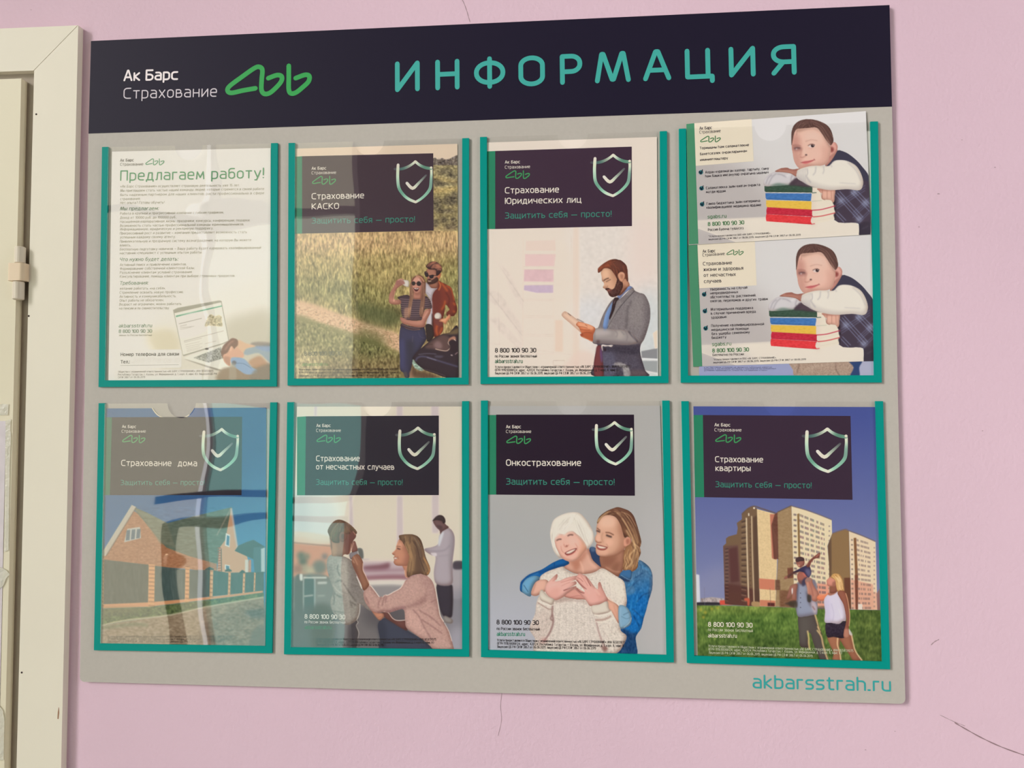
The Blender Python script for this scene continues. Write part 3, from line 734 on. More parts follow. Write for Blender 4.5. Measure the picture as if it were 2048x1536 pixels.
    C.l('902,492 930,498 962,515', 22, (66, 44, 44), 7, .9); C.l('1058,560 1100,578 1148,592', 27, (60, 42, 42), 8, .92); C.l('1060,600 1130,610', 10, (190, 140, 120), 5, .7)
    C.f('902,715 950,725 1010,742 1080,758 1040,798 965,802 915,775', (170, 88, 82), 4); C.f('915,728 980,742 1062,760 1020,778 950,770', (240, 226, 214), 4); C.l('905,715 960,722 1080,758', 8, (130, 62, 60), 3, .8)
    C.l('960,905 1100,908 1230,880 1340,800', 14, (126, 80, 62), 10, .6)
    k = C.f('1335,650 1360,620 1412,588 1455,615 1462,685 1420,742 1345,752', (204, 148, 126)); C.f('1375,640 1420,620 1430,680 1390,710', (150, 92, 76), 10, .7, clip=k)
    # her hair
    k = C.f('912,352 955,262 1060,180 1165,135 1245,114 1340,138 1430,178 1500,258 1552,400 1592,540 1620,660 1608,740 1600,760 1612,850 1575,950 1560,1080 1480,1145 1440,1118 1345,1125 1322,1090 1332,1000 1340,860 1375,752 1455,695 1462,620 1405,588 1352,600 1322,510 1285,390 1210,275 1100,240 1000,270 930,372', (112, 76, 60), grad=((164, 122, 86), (1350, 400), (1480, 900)), n=5)
    g1 = [np.array([(1180, 200), (1300, 260), (1400, 420), (1490, 600), (1540, 760), (1500, 950), (1450, 1100)]), np.array([(1200, 180), (1380, 250), (1480, 400), (1560, 580), (1590, 720)]), np.array([(1180, 190), (1080, 210), (980, 290), (930, 350)]), np.array([(1480, 640), (1500, 760), (1560, 800), (1560, 900), (1520, 1060)]), np.array([(1400, 780), (1370, 900), (1400, 1000), (1360, 1100)])]
    C.strands(k, g1, [(196, 156, 112), (212, 176, 134), (70, 44, 38), (90, 58, 46)], 12, 90, 26, .5)
    C.l('1380,480 1470,640 1530,760 1480,830 1430,900 1470,1000 1370,1100', 22, (222, 186, 140), 9, .7, clip=k); C.l('1500,700 1580,760 1600,830', 18, (218, 180, 136), 8, .7, clip=k)
    C.l('1540,420 1590,560 1610,680', 14, (60, 40, 36), 9, .7, clip=k); C.l('1180,140 1260,190 1250,230', 14, (150, 108, 88), 8, .6, clip=k); C.f('1330,520 1400,590 1340,600', (66, 42, 36), 14, .6, clip=k)
    # the older woman: neck, sweater
    k = C.f('470,960 640,900 750,750 800,840 845,960 960,1065 1000,1100 850,1165 700,1185 560,1175 440,1120 380,1070 465,1020', (208, 162, 146))
    C.f('470,970 640,915 720,800 740,880 660,1000 640,1090 560,1150 520,1060', (172, 112, 92), 30, .8, clip=k); C.l('640,980 680,1080 690,1170', 20, (228, 186, 168), 12, .7, clip=k); C.l('760,880 800,1000 900,1090', 30, (226, 182, 164), 18, .6, clip=k)
    k = C.f('-30,1560 20,1450 -10,1330 0,1240 40,1190 150,1130 370,1062 400,1105 500,1165 620,1187 760,1182 880,1150 990,1092 1100,1140 1230,1225 1340,1300 1372,1450 1388,1640 1330,1880 1290,2080 1388,2180 1312,2360 1240,2440 1100,2470 -10,2470 -80,2220 -165,2080 -140,1960 -80,1820 -60,1660', (212, 202, 194))
    C.f('620,1600 900,1650 960,2000 1000,2300 300,2470 150,2200 230,1800 420,1560', (204, 193, 187), 60, .8, clip=k); C.f('1000,1110 1230,1230 1340,1310 1380,1600 1200,1500 1050,1300', (222, 213, 203), 40, .9, clip=k)
    C.f('-60,1800 120,1720 200,1900 190,2000 60,2300 -20,2450 -90,2220 -150,2060', (190, 172, 166), 40, .6, clip=k)
    rg = np.random.default_rng(5)
    for cx, slope in ((540, .0), (620, .02), (360, -.05), (440, 0), (720, .04), (800, .05), (300, -.1), (1150, .1), (1230, .12), (1070, .08), (940, .05)):
        for t in range(24):
            y = (1240 if cx > 900 else 1560) + t * 38
            if cx > 900 and y > 1680: break
            x = cx + slope * (y - 1500)
            C.l([(x - 14, y), (x, y + 16), (x + 14, y)], 10, (236, 228, 220), 5, .42, clip=k); C.l([(x - 24, y), (x - 22, y + 34)], 6, (172, 158, 152), 5, .4, clip=k)
    for i in range(26):
        x, y = rg.uniform(-120, 170), rg.uniform(1800, 2300); C.l([(x, y), (x - 16, y + 60)], 9, (160, 140, 134), 6, .35, clip=k)
        x, y = rg.uniform(920, 1330), rg.uniform(1960, 2380); C.l([(x, y), (x + 26, y + 60)], 9, (162, 142, 136), 6, .35, clip=k)
    C.tex(k, 6, .8, .8, seed=8)
    C.l('205,1640 195,1800 212,1930 190,2040 140,2150 60,2260', 24, (122, 84, 84), 9, .8, clip=k); C.l('195,1830 170,1900 205,1930', 22, (120, 82, 80), 8, .7, clip=k)
    C.l('890,1900 925,2050 960,2180 1010,2300 1080,2390', 17, (150, 112, 110), 9, .8, clip=k); C.f('980,2330 1080,2370 1040,2440 1000,2400', (110, 66, 62), 16, .7, clip=k); C.f('60,2200 120,2260 40,2300 0,2250', (196, 140, 136), 20, .5, clip=k)
    C.f('200,1560 400,1540 560,1590 690,1600 820,1700 700,1640 500,1610 260,1640', (150, 122, 116), 18, .55, clip=k)
    C.l('400,1120 520,1185 640,1206 780,1200 900,1165 1000,1115', 10, (188, 174, 166), 5, .7, clip=k)
    # younger woman's right forearm and cuff
    C.f('1062,1470 1085,1580 1220,1660 1268,1740 1266,1970 1210,1905 1150,1795 1095,1740', (216, 166, 146)); C.l('1180,1680 1250,1900', 20, (190, 130, 112), 12, .6); C.l('1085,1560 1180,1640', 16, (228, 184, 164), 8, .6)
    k = C.f('1262,1695 1370,1700 1440,1790 1467,1900 1440,2000 1320,2062 1280,2042 1255,1900', (126, 164, 192)); C.l('1330,1840 1430,1790', 12, (70, 100, 132), 6, .7, clip=k); C.l('1300,1860 1380,1900 1440,1880', 10, (84, 116, 148), 5, .7, clip=k); C.l('1340,2040 1430,1960 1462,1880', 9, (170, 198, 218), 4, .8, clip=k); C.l('1290,1720 1280,1900 1300,2030', 18, (152, 182, 206), 8, .6, clip=k)
    # hands
    C.f('-75,1320 40,1272 130,1300 110,1440 20,1490 -60,1535 -145,1500', (216, 170, 154)); C.l('-70,1330 -120,1480', 20, (168, 116, 100), 10, .6)
    C.f('380,1540 470,1470 560,1420 720,1480 780,1600 690,1590 560,1585', (206, 150, 140)); C.l('480,1560 620,1530 720,1560', 10, (166, 100, 96), 5, .6)
    k = C.f('80,1450 100,1345 180,1262 262,1188 282,1205 270,1260 240,1300 330,1285 420,1245 585,1210 622,1225 600,1262 470,1320 560,1300 585,1325 560,1360 420,1430 560,1378 572,1405 430,1500 395,1540 245,1605 130,1535', (224, 176, 168))
    C.l('330,1320 440,1290 560,1245', 9, (186, 118, 110), 4, .8, clip=k); C.l('340,1380 440,1330 570,1300', 8, (186, 120, 112), 4, .7, clip=k); C.l('375,1450 450,1420 560,1370', 15, (124, 62, 62), 5, .85, clip=k); C.l('200,1300 260,1250 275,1200', 10, (190, 122, 114), 5, .7, clip=k)
    C.f('120,1480 240,1400 330,1420 300,1540 220,1580', (208, 152, 142), 26, .6, clip=k); C.l('150,1380 260,1340', 16, (238, 198, 190), 10, .6, clip=k)
    k = C.f('558,1258 575,1240 615,1178 640,1172 690,1195 735,1215 800,1290 870,1385 925,1425 930,1335 962,1312 985,1370 1005,1425 1060,1540 1076,1622 830,1702 745,1620 700,1560 580,1450 560,1410 580,1395 690,1465 715,1450 650,1370 590,1300', (222, 170, 162))
    C.l('590,1280 660,1360 745,1430', 13, (134, 70, 68), 5, .85); C.l('735,1230 780,1320 815,1380', 10, (120, 60, 58), 4, .8); C.l('655,1210 720,1300 765,1375', 7, (182, 116, 108), 4, .8); C.l('585,1415 640,1470 710,1490', 14, (126, 64, 62), 5, .8); C.l('600,1240 650,1270 690,1310', 9, (150, 84, 80), 4, .7)
    C.f('930,1420 1000,1440 1060,1560 950,1600 900,1500', (204, 146, 136), 24, .6, clip=k); C.l('880,1430 960,1520', 18, (240, 200, 190), 10, .6, clip=k); C.l('950,1340 935,1420', 9, (176, 108, 102), 4, .7); C.l('720,1420 800,1500', 18, (240, 202, 194), 10, .5, clip=k)
    # cuffs of the sweater
    k = C.f('30,1435 130,1540 232,1592 212,1650 200,1690 110,1650 10,1600 -10,1500', (214, 206, 195))
    for t in np.linspace(0, 1, 12): C.l([(30 + 200 * t, 1450 + 150 * t), (0 + 200 * t, 1510 + 150 * t)], 5, (176, 164, 154), 3, .6, clip=k)
    C.l('-40,1640 60,1700 150,1750 220,1735', 18, (156, 126, 118), 7, .8); C.l('-40,1610 60,1660 160,1690 220,1675', 16, (228, 220, 212), 7, .8)
    k = C.f('818,1702 950,1670 1076,1620 1102,1738 1142,1785 1010,1822 862,1832', (216, 208, 198))
    for t in np.linspace(0, 1, 15): C.l([(830 + 240 * t, 1705 - 80 * t), (868 + 240 * t, 1815 - 70 * t)], 5, (178, 165, 155), 3, .6, clip=k)
    C.l('862,1835 960,1850 1060,1830 1145,1780', 22, (234, 226, 216), 8, .9); C.l('900,1920 1000,1915 1080,1890 1142,1850', 26, (164, 132, 122), 9, .85); C.l('885,1945 1000,1960 1150,1900', 16, (232, 224, 214), 7, .8)
    # her face and hair
    k = C.f('162,560 168,470 200,350 260,280 400,215 540,193 640,213 720,290 800,400 850,520 858,640 800,742 740,792 600,810 340,925 265,880 210,795 180,670', (226, 220, 211), n=5)
    C.f('250,420 420,300 600,330 720,520 760,700 700,640 560,480 400,520', (206, 199, 190), 60, .7, clip=k); C.f('180,600 240,760 330,910 220,800', (208, 202, 194), 20, .8, clip=k); C.f('720,500 830,480 850,640 790,740', (236, 231, 224), 30, .8, clip=k)
    C.strands(k, [np.array([(540, 230), (420, 300), (320, 420), (280, 520)]), np.array([(560, 230), (640, 340), (720, 520), (780, 720)]), np.array([(520, 240), (480, 340), (430, 440), (400, 510)]), np.array([(200, 420), (180, 600), (250, 800)])], [(244, 240, 234), (188, 180, 172), (200, 192, 184)], 9, 70, 34, .45, 9)
    k = C.f('236,640 250,580 290,530 350,545 400,538 440,505 520,492 590,545 660,600 715,680 748,745 735,800 690,850 640,920 560,972 480,985 400,962 330,905 290,825 250,740', (224, 178, 164), n=5)
    C.f('640,600 715,680 745,750 690,850 600,950 560,970 640,820 660,700', (206, 146, 116), 36, .75, clip=k); C.f('440,620 560,610 630,700 560,740 470,700', (238, 198, 186), 30, .7, clip=k); C.f('290,690 350,680 370,760 310,780', (236, 192, 180), 22, .6, clip=k)
    C.f('380,880 560,840 600,900 500,980 400,960', (230, 186, 172), 24, .5, clip=k); C.f('340,900 420,965 520,985 470,950', (188, 130, 112), 18, .6, clip=k)
    C.l('262,650 300,630 345,628', 22, (104, 70, 66), 7, .9); C.l('440,578 480,556 532,560', 22, (98, 66, 62), 7, .9); C.l('255,605 300,590', 9, (196, 150, 138), 5, .7); C.l('420,530 500,508 560,530', 11, (190, 140, 126), 6, .7)
    C.l('375,650 385,720 405,752 440,740 462,712', 13, (178, 112, 98), 7, .8); C.dot(425, 735, 16, (150, 84, 74), 7, .8); C.l('372,640 380,700', 24, (242, 204, 192), 12, .7, clip=k)
    C.l('335,730 345,800 385,850', 13, (190, 128, 114), 7, .8); C.l('560,690 600,760 590,820', 13, (190, 128, 112), 7, .8); C.l('600,600 650,640', 7, (196, 142, 124), 5, .6)
    C.f('395,850 470,808 582,770 572,810 520,858 440,885', (158, 78, 76), 4); C.f('412,850 480,812 568,782 545,815 470,858', (244, 232, 222), 4); C.l('420,890 500,875 570,825', 13, (196, 112, 104), 6, .8); C.l('395,850 470,806 582,770', 7, (136, 66, 64), 3, .8)
    C.f('236,650 226,520 330,400 520,380 650,520 750,690 748,760 705,670 620,570 560,520 500,505 430,530 390,570 350,540 300,560 262,600', (218, 211, 203), 16, .95); C.strands(C.area('170,400 700,300 780,700 700,640 540,470 420,480 300,480 200,640'), [np.array([(560, 260), (440, 360), (360, 480), (330, 560)]), np.array([(580, 260), (620, 400), (690, 560), (740, 700)])], [(242, 238, 232), (196, 188, 180)], 9, 40, 30, .45, 19)

o7 = sheet('insurance_poster', CORN[7], YP, 'poster of a young woman hugging a white haired woman in a knitted sweater')
C = Canvas(968, 806, 1342, 1318, (163, 164, 167))
C.f('960,800 1350,800 1350,1000 960,1000', (168, 166, 166), 60, .8); C.f('960,1180 1120,1180 1150,1320 960,1320', (172, 174, 188), 50, .9); C.f('1290,1000 1345,1000 1345,1320 1270,1320', (178, 175, 178), 40, .9)
paint_hug(C, 1080, 1000)
printed('printed_photo', C, CORN[7], YP - E1, o7, .74)
card(o7, (950, 780), 2.7425, [(70, 137), (116, 137), (116, 574), (70, 574)], [(116, 135), (872, 135), (877, 580), (116, 574)], ('Ак Барс', ((170, 210), (252, 210)), 'Страхование', ((170, 236), (308, 236))), ((171, 250), (308, 297), 0),
     [('Онкострахование', (170, 416), (582, 417), 36)], (TG, (170, 519), (766, 522), 35), [(1192.9, 850.8), (1262.7, 858.3), (1231.3, 928.3)],
     ((118, 1286), (350, 1289), 26), ((119, 1317), (355, 1320), 17), ((119, 1349), (274, 1350), 22), [((121, 1379), (824, 1392), 15), ((121, 1397), (824, 1411), 15), ((121, 1415), (666, 1424), 15)], .80, (DK, DK, (52, 140, 112), (40, 34, 42)), (38, 25, 42))

# ---- boy leaning on a pile of books (two leaflets)
def paint_boy(C, ox, oy):
    C.at(ox, oy, 8)
    C.f('-1600,2400 -1500,300 -500,700 300,1300 400,2400', (184, 177, 178), 160, .9)
    C.f('-1085,1770 200,1705 1290,1760 1640,1800 1680,1835 1690,1880 1702,2080 1702,2140 -200,2140 -1060,1830', (228, 219, 209), sharp=True); C.l('-1085,1770 200,1715', 16, (206, 198, 194), 10, .8); C.l('1660,1810 1690,1870 1700,2100', 12, (246, 240, 232), 4, .9)
    C.f('-1085,1770 -300,1800 -60,2140 -1060,1840', (206, 199, 196), 50, .6)
    k = C.f('1335,655 1360,642 1395,643 1510,690 1640,790 1740,900 1850,1060 1866,1300 1866,2080 1704,2080 1690,1860 1640,1800 1290,1750 1290,1250 1150,880 1250,780', (62, 60, 80))
    C.f('1290,1230 1870,1150 1870,1800 1640,1800 1290,1750', (72, 60, 76), 10, .9, clip=k)
    for (a, b), (c, d), n in (((1310, 1345), (1690, 1765), 3), ((1560, 1305), (1866, 1625), 3), ((1315, 1650), (1450, 1790), 2)):
        for i in range(n): C.l([(a + i * 34, b - i * 26), (c + i * 34, d - i * 26)], 10, (146, 156, 194), 5, .75, sharp=True, clip=k)
    for (a, b), (c, d), n in (((1790, 1200), (1330, 1500), 3), ((1866, 1390), (1590, 1640), 3), ((1866, 1590), (1690, 1765), 2)):
        for i in range(n): C.l([(a, b + i * 40), (c, d + i * 40)], 9, (128, 138, 178), 6, .6, sharp=True, clip=k)
    for x, y in ((1400, 1440), (1610, 1310), (1790, 1480), (1690, 1740)): C.dot(x, y, 50, (168, 178, 212), 26, .6, clip=k)
    C.f('1690,1830 1866,1800 1866,2080 1704,2080', (58, 50, 64), 10, .8, clip=k); C.l('1740,1900 1840,1850', 18, (84, 76, 90), 10, .6, clip=k)
    C.rim = .2
    # books
    C.f('300,1195 560,1180 950,1220 950,1240 300,1225', (62, 84, 72), 6)
    C.f('940,1230 1060,1250 1110,1420 1280,1440 1290,1560 1310,1640 1295,1750 985,1822 930,1825 950,1700 930,1590 935,1450', (232, 222, 208), sharp=True)
    C.f('900,1230 1000,1230 1000,1800 920,1820', (216, 200, 190), 30, .5)
    for q, c, c2 in (('176,1212 930,1225 945,1240 945,1318 200,1310 178,1290', (60, 84, 70), (44, 66, 54)), ('192,1325 926,1330 934,1345 918,1452 215,1428 196,1400', (68, 118, 184), (40, 78, 130)), ('206,1440 925,1455 932,1475 928,1592 215,1548 204,1520', (228, 188, 80), (196, 150, 60)),
                     ('220,1550 950,1592 940,1620 940,1680 962,1702 212,1660 208,1600', (192, 44, 66), (140, 26, 50)), ('208,1662 945,1706 925,1730 918,1780 940,1828 208,1775 198,1720', (222, 62, 68), (170, 40, 52))):
        k = C.f(q, c, sharp=True, n=3); C.tex(k, 4, 1.5, .6, seed=4)
        ys = [float(p.split(',')[1]) for p in q.split()]
        C.l([(200, max(ys) - 36), (940, max(ys) - 4)], 14, c2, 7, .6, clip=k)
    C.l('945,1600 1100,1585 1312,1528', 15, (190, 52, 76), 3, .95); C.l('955,1706 1100,1690 1312,1640', 15, (200, 70, 74), 3, .95); C.l('940,1322 1010,1316', 12, (60, 92, 80), 3, .9); C.l('935,1455 1100,1442', 8, (176, 180, 160), 4, .8); C.l('930,1822 985,1814', 12, (196, 60, 70), 4, .9)
    C.l('1000,1650 1290,1590', 8, (206, 194, 180), 5, .6); C.l('1010,1770 1280,1720', 8, (206, 194, 180), 5, .6)
    C.f('1275,1420 1310,1440 1310,1500 1275,1490', (50, 40, 50), 5); C.f('1292,1580 1320,1560 1320,1600', (50, 40, 50), 5); C.f('1285,1670 1320,1650 1310,1740', (54, 46, 60), 6)
    # left arm and hand
    k = C.f('162,1180 172,1110 245,1030 350,982 480,988 620,1018 690,1068 710,1150 600,1190 320,1212 200,1215', (208, 204, 210))
    for q in ('200,1180 240,1080 300,1030', '240,1190 300,1070 370,1010', '380,1020 450,1030 530,1070', '620,1040 600,1120 640,1180', '660,1080 650,1180'): C.l(q, 16, (150, 144, 156), 9, .7, clip=k)
    C.f('300,1195 400,1165 560,1190 640,1150 700,1210 300,1215', (84, 116, 104), 14, .7, clip=k); C.l('520,1060 600,1010', 30, (228, 226, 230), 14, .7, clip=k)
    C.f('640,1110 715,1085 850,1180 960,1225 800,1222 690,1205 570,1195', (70, 54, 66), 10, .92)
    k = C.f('345,980 420,935 470,922 540,918 580,935 640,945 738,932 760,960 695,1060 600,1012 480,992', (172, 118, 106)); C.l('440,945 560,935 700,960', 16, (130, 78, 72), 8, .7, clip=k); C.l('400,965 520,975 640,1000', 16, (200, 146, 130), 8, .6, clip=k)
    # hand in front
    k = C.f('1030,1250 1290,1255 1300,1380 1296,1450 1270,1475 1240,1440 1180,1432 1120,1428 1092,1400 1100,1330 1080,1325 1050,1290', (224, 178, 162)); C.l('1105,1270 1100,1400', 10, (158, 96, 84), 5, .7, clip=k); C.l('1180,1280 1180,1420', 10, (176, 116, 102), 5, .7, clip=k); C.l('1245,1280 1250,1420', 10, (176, 116, 102), 5, .7, clip=k); C.f('1030,1250 1290,1255 1290,1285 1060,1290', (168, 108, 96), 12, .7, clip=k)
    C.l('1085,1330 1100,1410 1150,1435', 8, (130, 76, 66), 4, .7)
    # neck and head
    C.f('1150,880 1200,740 1330,630 1340,650 1260,790 1180,880', (206, 152, 142)); C.l('1190,800 1300,690', 16, (160, 104, 98), 9, .6)
    k = C.f('1230,560 1290,508 1335,540 1348,600 1315,680 1260,720 1215,770 1205,690', (220, 166, 156)); C.f('1232,590 1280,600 1285,650 1240,670', (130, 58, 56), 12, .9, clip=k); C.dot(1205, 742, 16, (120, 60, 56), 8, .8); C.l('1300,530 1338,600 1300,670', 10, (196, 130, 122), 5, .7, clip=k)
    k = C.f('612,430 640,330 720,280 900,270 1010,270 1100,360 1165,480 1205,540 1240,620 1215,760 1165,855 1085,885 905,895 820,932 742,932 685,875 647,790 630,690 614,590', (230, 190, 176), n=5)
    C.f('600,420 700,380 760,520 720,640 760,760 770,940 680,890 630,700', (190, 134, 124), 40, .75, clip=k); C.f('1080,560 1230,600 1200,780 1080,890 960,890 1080,760', (208, 156, 144), 50, .6, clip=k); C.f('900,350 1040,360 1060,520 880,500 820,420', (240, 206, 194), 50, .8, clip=k); C.f('920,640 1050,620 1080,740 980,780', (238, 196, 184), 40, .7, clip=k); C.f('760,880 900,860 960,890 820,935', (196, 140, 128), 20, .6, clip=k)
    k2 = C.f('612,560 608,420 615,330 650,240 730,172 840,143 960,148 1080,183 1182,240 1242,320 1276,430 1280,500 1240,560 1205,530 1160,470 1095,370 1010,278 880,282 780,290 700,300 662,345 640,420', (98, 70, 66), n=5)
    C.strands(k2, [np.array([(900, 160), (780, 230), (720, 320)]), np.array([(900, 160), (1100, 260), (1200, 420), (1250, 520)]), np.array([(900, 160), (940, 240), (960, 300)]), np.array([(700, 200), (640, 320), (615, 440)])], [(132, 100, 92), (70, 46, 46), (150, 116, 104)], 9, 70, 40, .45, 4)
    C.f('680,300 760,290 860,285 980,285 1060,350 960,300 820,320 720,350', (150, 108, 94), 16, .5); C.f('1160,440 1230,520 1240,600 1200,560', (170, 126, 114), 16, .6); C.l('700,320 690,400', 10, (150, 104, 90), 6, .5)
    C.f('625,570 700,560 770,590 770,650 700,650 640,640', (150, 100, 96), 18, .6, clip=k); C.l('655,615 700,600 755,608', 24, (92, 68, 74), 9, .85); C.dot(690, 620, 13, (206, 196, 200), 6, .7); C.l('625,560 700,555 760,570', 12, (160, 112, 102), 7, .7)
    C.f('880,560 930,545 985,558 960,590 900,592', (222, 206, 206), 4, .9); C.dot(948, 566, 27, (44, 28, 32), 4, .97); C.l('872,566 925,542 985,556', 13, (120, 80, 74), 5, .9); C.dot(956, 558, 6, (235, 235, 235), 2, .9); C.l('880,610 960,612', 10, (206, 152, 142), 6, .6); C.l('830,500 930,472 1030,490', 15, (188, 140, 126), 9, .7)
    C.l('775,600 760,680 745,730', 22, (180, 122, 110), 14, .6, clip=k); C.l('820,630 815,700', 30, (244, 210, 196), 14, .6, clip=k); C.l('745,745 790,755 850,720', 14, (176, 112, 102), 8, .7); C.dot(845, 713, 17, (66, 38, 40), 6, .92, 11)
    C.f('770,832 830,812 880,808 980,790 930,825 850,855 795,850', (208, 108, 112), 6, .95); C.l('755,838 840,828 920,812 985,786', 8, (150, 76, 80), 4, .85); C.l('965,775 990,800', 12, (166, 104, 96), 6, .7); C.l('790,870 880,868', 14, (190, 132, 122), 8, .5)
    # near sleeve
    k = C.f('688,1050 695,1000 720,950 880,898 1000,885 1110,888 1210,888 1285,815 1375,795 1500,810 1625,872 1700,965 1752,1100 1752,1200 1695,1278 1500,1262 1250,1278 1060,1252 900,1205 800,1150 720,1105', (230, 224, 216))
    C.f('690,1060 800,1150 900,1205 1060,1252 1250,1278 1695,1278 1740,1210 1400,1230 1100,1190 900,1110 800,1040', (206, 199, 196), 26, .7, clip=k)
    for q, wd in (('860,930 870,1010 850,1060 920,1160', 18), ('1000,900 990,990 950,1040', 14), ('1120,900 1130,960 1110,1020', 12), ('1240,880 1260,910', 12), ('1380,1160 1640,1175', 8), ('1500,830 1640,960 1720,1130', 10)): C.l(q, wd, (170, 164, 170), 9, .7, clip=k)
    for i in range(6): C.l([(715 + i * 24, 965 - i * 8), (700 + i * 26, 1050 + i * 16), (745 + i * 26, 1110 + i * 16)], 9, (172, 166, 176), 5, .65, clip=k)
    C.l('900,930 890,1050', 14, (246, 242, 238), 8, .7, clip=k); C.l('1300,830 1400,810 1520,830', 26, (242, 238, 232), 14, .7, clip=k)
    C.l('1210,890 1290,815 1375,793 1500,808 1630,870', 8, (120, 116, 130), 5, .5)

def leaflet(q4, y, ox, oy, label, lines, cream, stripe, O=(1350, 210), sc=2.695, g=.82):
    o = sheet('insurance_leaflet', q4, y, label, 'leaflets in the top right pocket', 'leaflet')
    xs = [p[0] for p in q4]; ys = [p[1] for p in q4]
    C = Canvas(min(xs) - 6, min(ys) - 6, max(xs) + 6, max(ys) + 6, (212, 209, 211))
    C.f([(min(xs) + 120, min(ys) - 20), (max(xs) + 20, min(ys) - 20), (max(xs) + 20, min(ys) + 120), (min(xs) + 200, min(ys) + 200)], (216, 214, 217), 50, .8)
    paint_boy(C, ox, oy)
    C.at(*O, sc)
    printed('printed_photo', C, q4, y - E1, o, g)
    q = lambda p: (O[0] + p[0] / sc, O[1] + p[1] / sc)
    y1 = y - .00016; y2 = y1 - E1; y3 = y2
    I = Ink(y1); I.face([w(*q(p), y1) for p in cream], [ink((234, 223, 205), g)] * 4); tag(I.done('title_panel', M_INK, o), 'cream title panel')
    I = Ink(y1); I.face([w(*q(p), y1) for p in stripe], [ink((74, 140, 108), g)] * 4); tag(I.done('accent_stripe', M_INK, o), 'green stripe')
    Is = {n: Ink(y2) for n in ('company_name', 'title_lettering', 'benefit_list', 'contact_lines', 'fine_print')}
    D_ = ink((52, 44, 56), g); GR = ink((56, 120, 70), g)
    for part, s, a, b, cp, wt, c in lines:
        text(Is[part], s, *q(a), *q(b), cp / sc, GR if c == 'g' else D_, wt, n=3 if cp > 15 else 2, caps=cp > 15)
    return o, Is, q, y2, g
def ticks(o, Is, q, y2, g, spots, lg):
    for x, y in spots:
        c = w(*q((x, y)), y2); Is['benefit_list'].disc(c, .0027, ink((44, 118, 124), g), 14)
        Is['benefit_list'].line([w(*q((x + a, y + b)), y2 - 8e-5) for a, b in ((-7, -3), (1, 7), (9, -14))], [.0009, .0009, .0005], ink((16, 34, 52), g))
    for n, i in Is.items(): i.done(n, M_INK, o)
    I = Ink(y2); a, b = q(lg[0]), q(lg[1]); logo(I, a[0], a[1], b[0], b[1], ink((60, 122, 74), g), lg[2], 22); tag(I.done('logo_emblem', M_INK, o), 'green loop emblem')
# the sheet hidden behind both leaflets: only its foot shows
q0 = [(1384, 268), (1744, 262), (1749, 751.5), (1398.5, 752)]
o4 = sheet('insurance_poster', q0, YP, 'pale lavender poster foot showing a beige sweater, mostly hidden behind two leaflets')
C = Canvas(1378, 690, 1756, 760, (158, 164, 204))
C.f('1698,700 1756,700 1756,760 1690,760', (178, 180, 206), 12, .9); C.at(1516, 590, 8)
k = C.f('540,1000 1450,1000 1530,1150 1500,1240 1430,1300 1100,1310 620,1300 560,1200', (176, 152, 138)); C.l('660,1110 620,1250', 18, (120, 96, 88), 10, .7, clip=k); C.l('1240,1090 1250,1200 1320,1300', 14, (110, 84, 78), 8, .7, clip=k); C.l('700,1210 1000,1130 1230,1100', 40, (190, 168, 154), 20, .7, clip=k); C.tex(k, 6, .7, .7)
C.f('1450,1050 1660,1050 1620,1160 1620,1310 1470,1310 1530,1160', (48, 70, 116), 6)
printed('printed_photo', C, [(1398, 700), (1748.5, 700), (1749, 751.5), (1398.5, 752)], YP - E1, o4, .85)
I = Ink(YP - .0002)
for s, y, x in (('и ни при каких условиях не является публичной офертой,', 744.0, 1544.5), ('решение о заключении договора страхования на конкретных', 747.0, 1552), ('условиях принимается только по соглашению сторон.', 750.2, 1535)):
    text(I, s, 1408, y - 8, x, y - 8.6, 2.6, ink((70, 66, 110)), 12, n=1, caps=False)
I.done('fine_print', M_INK, o4)
SHF = (-9.3, -249.4)
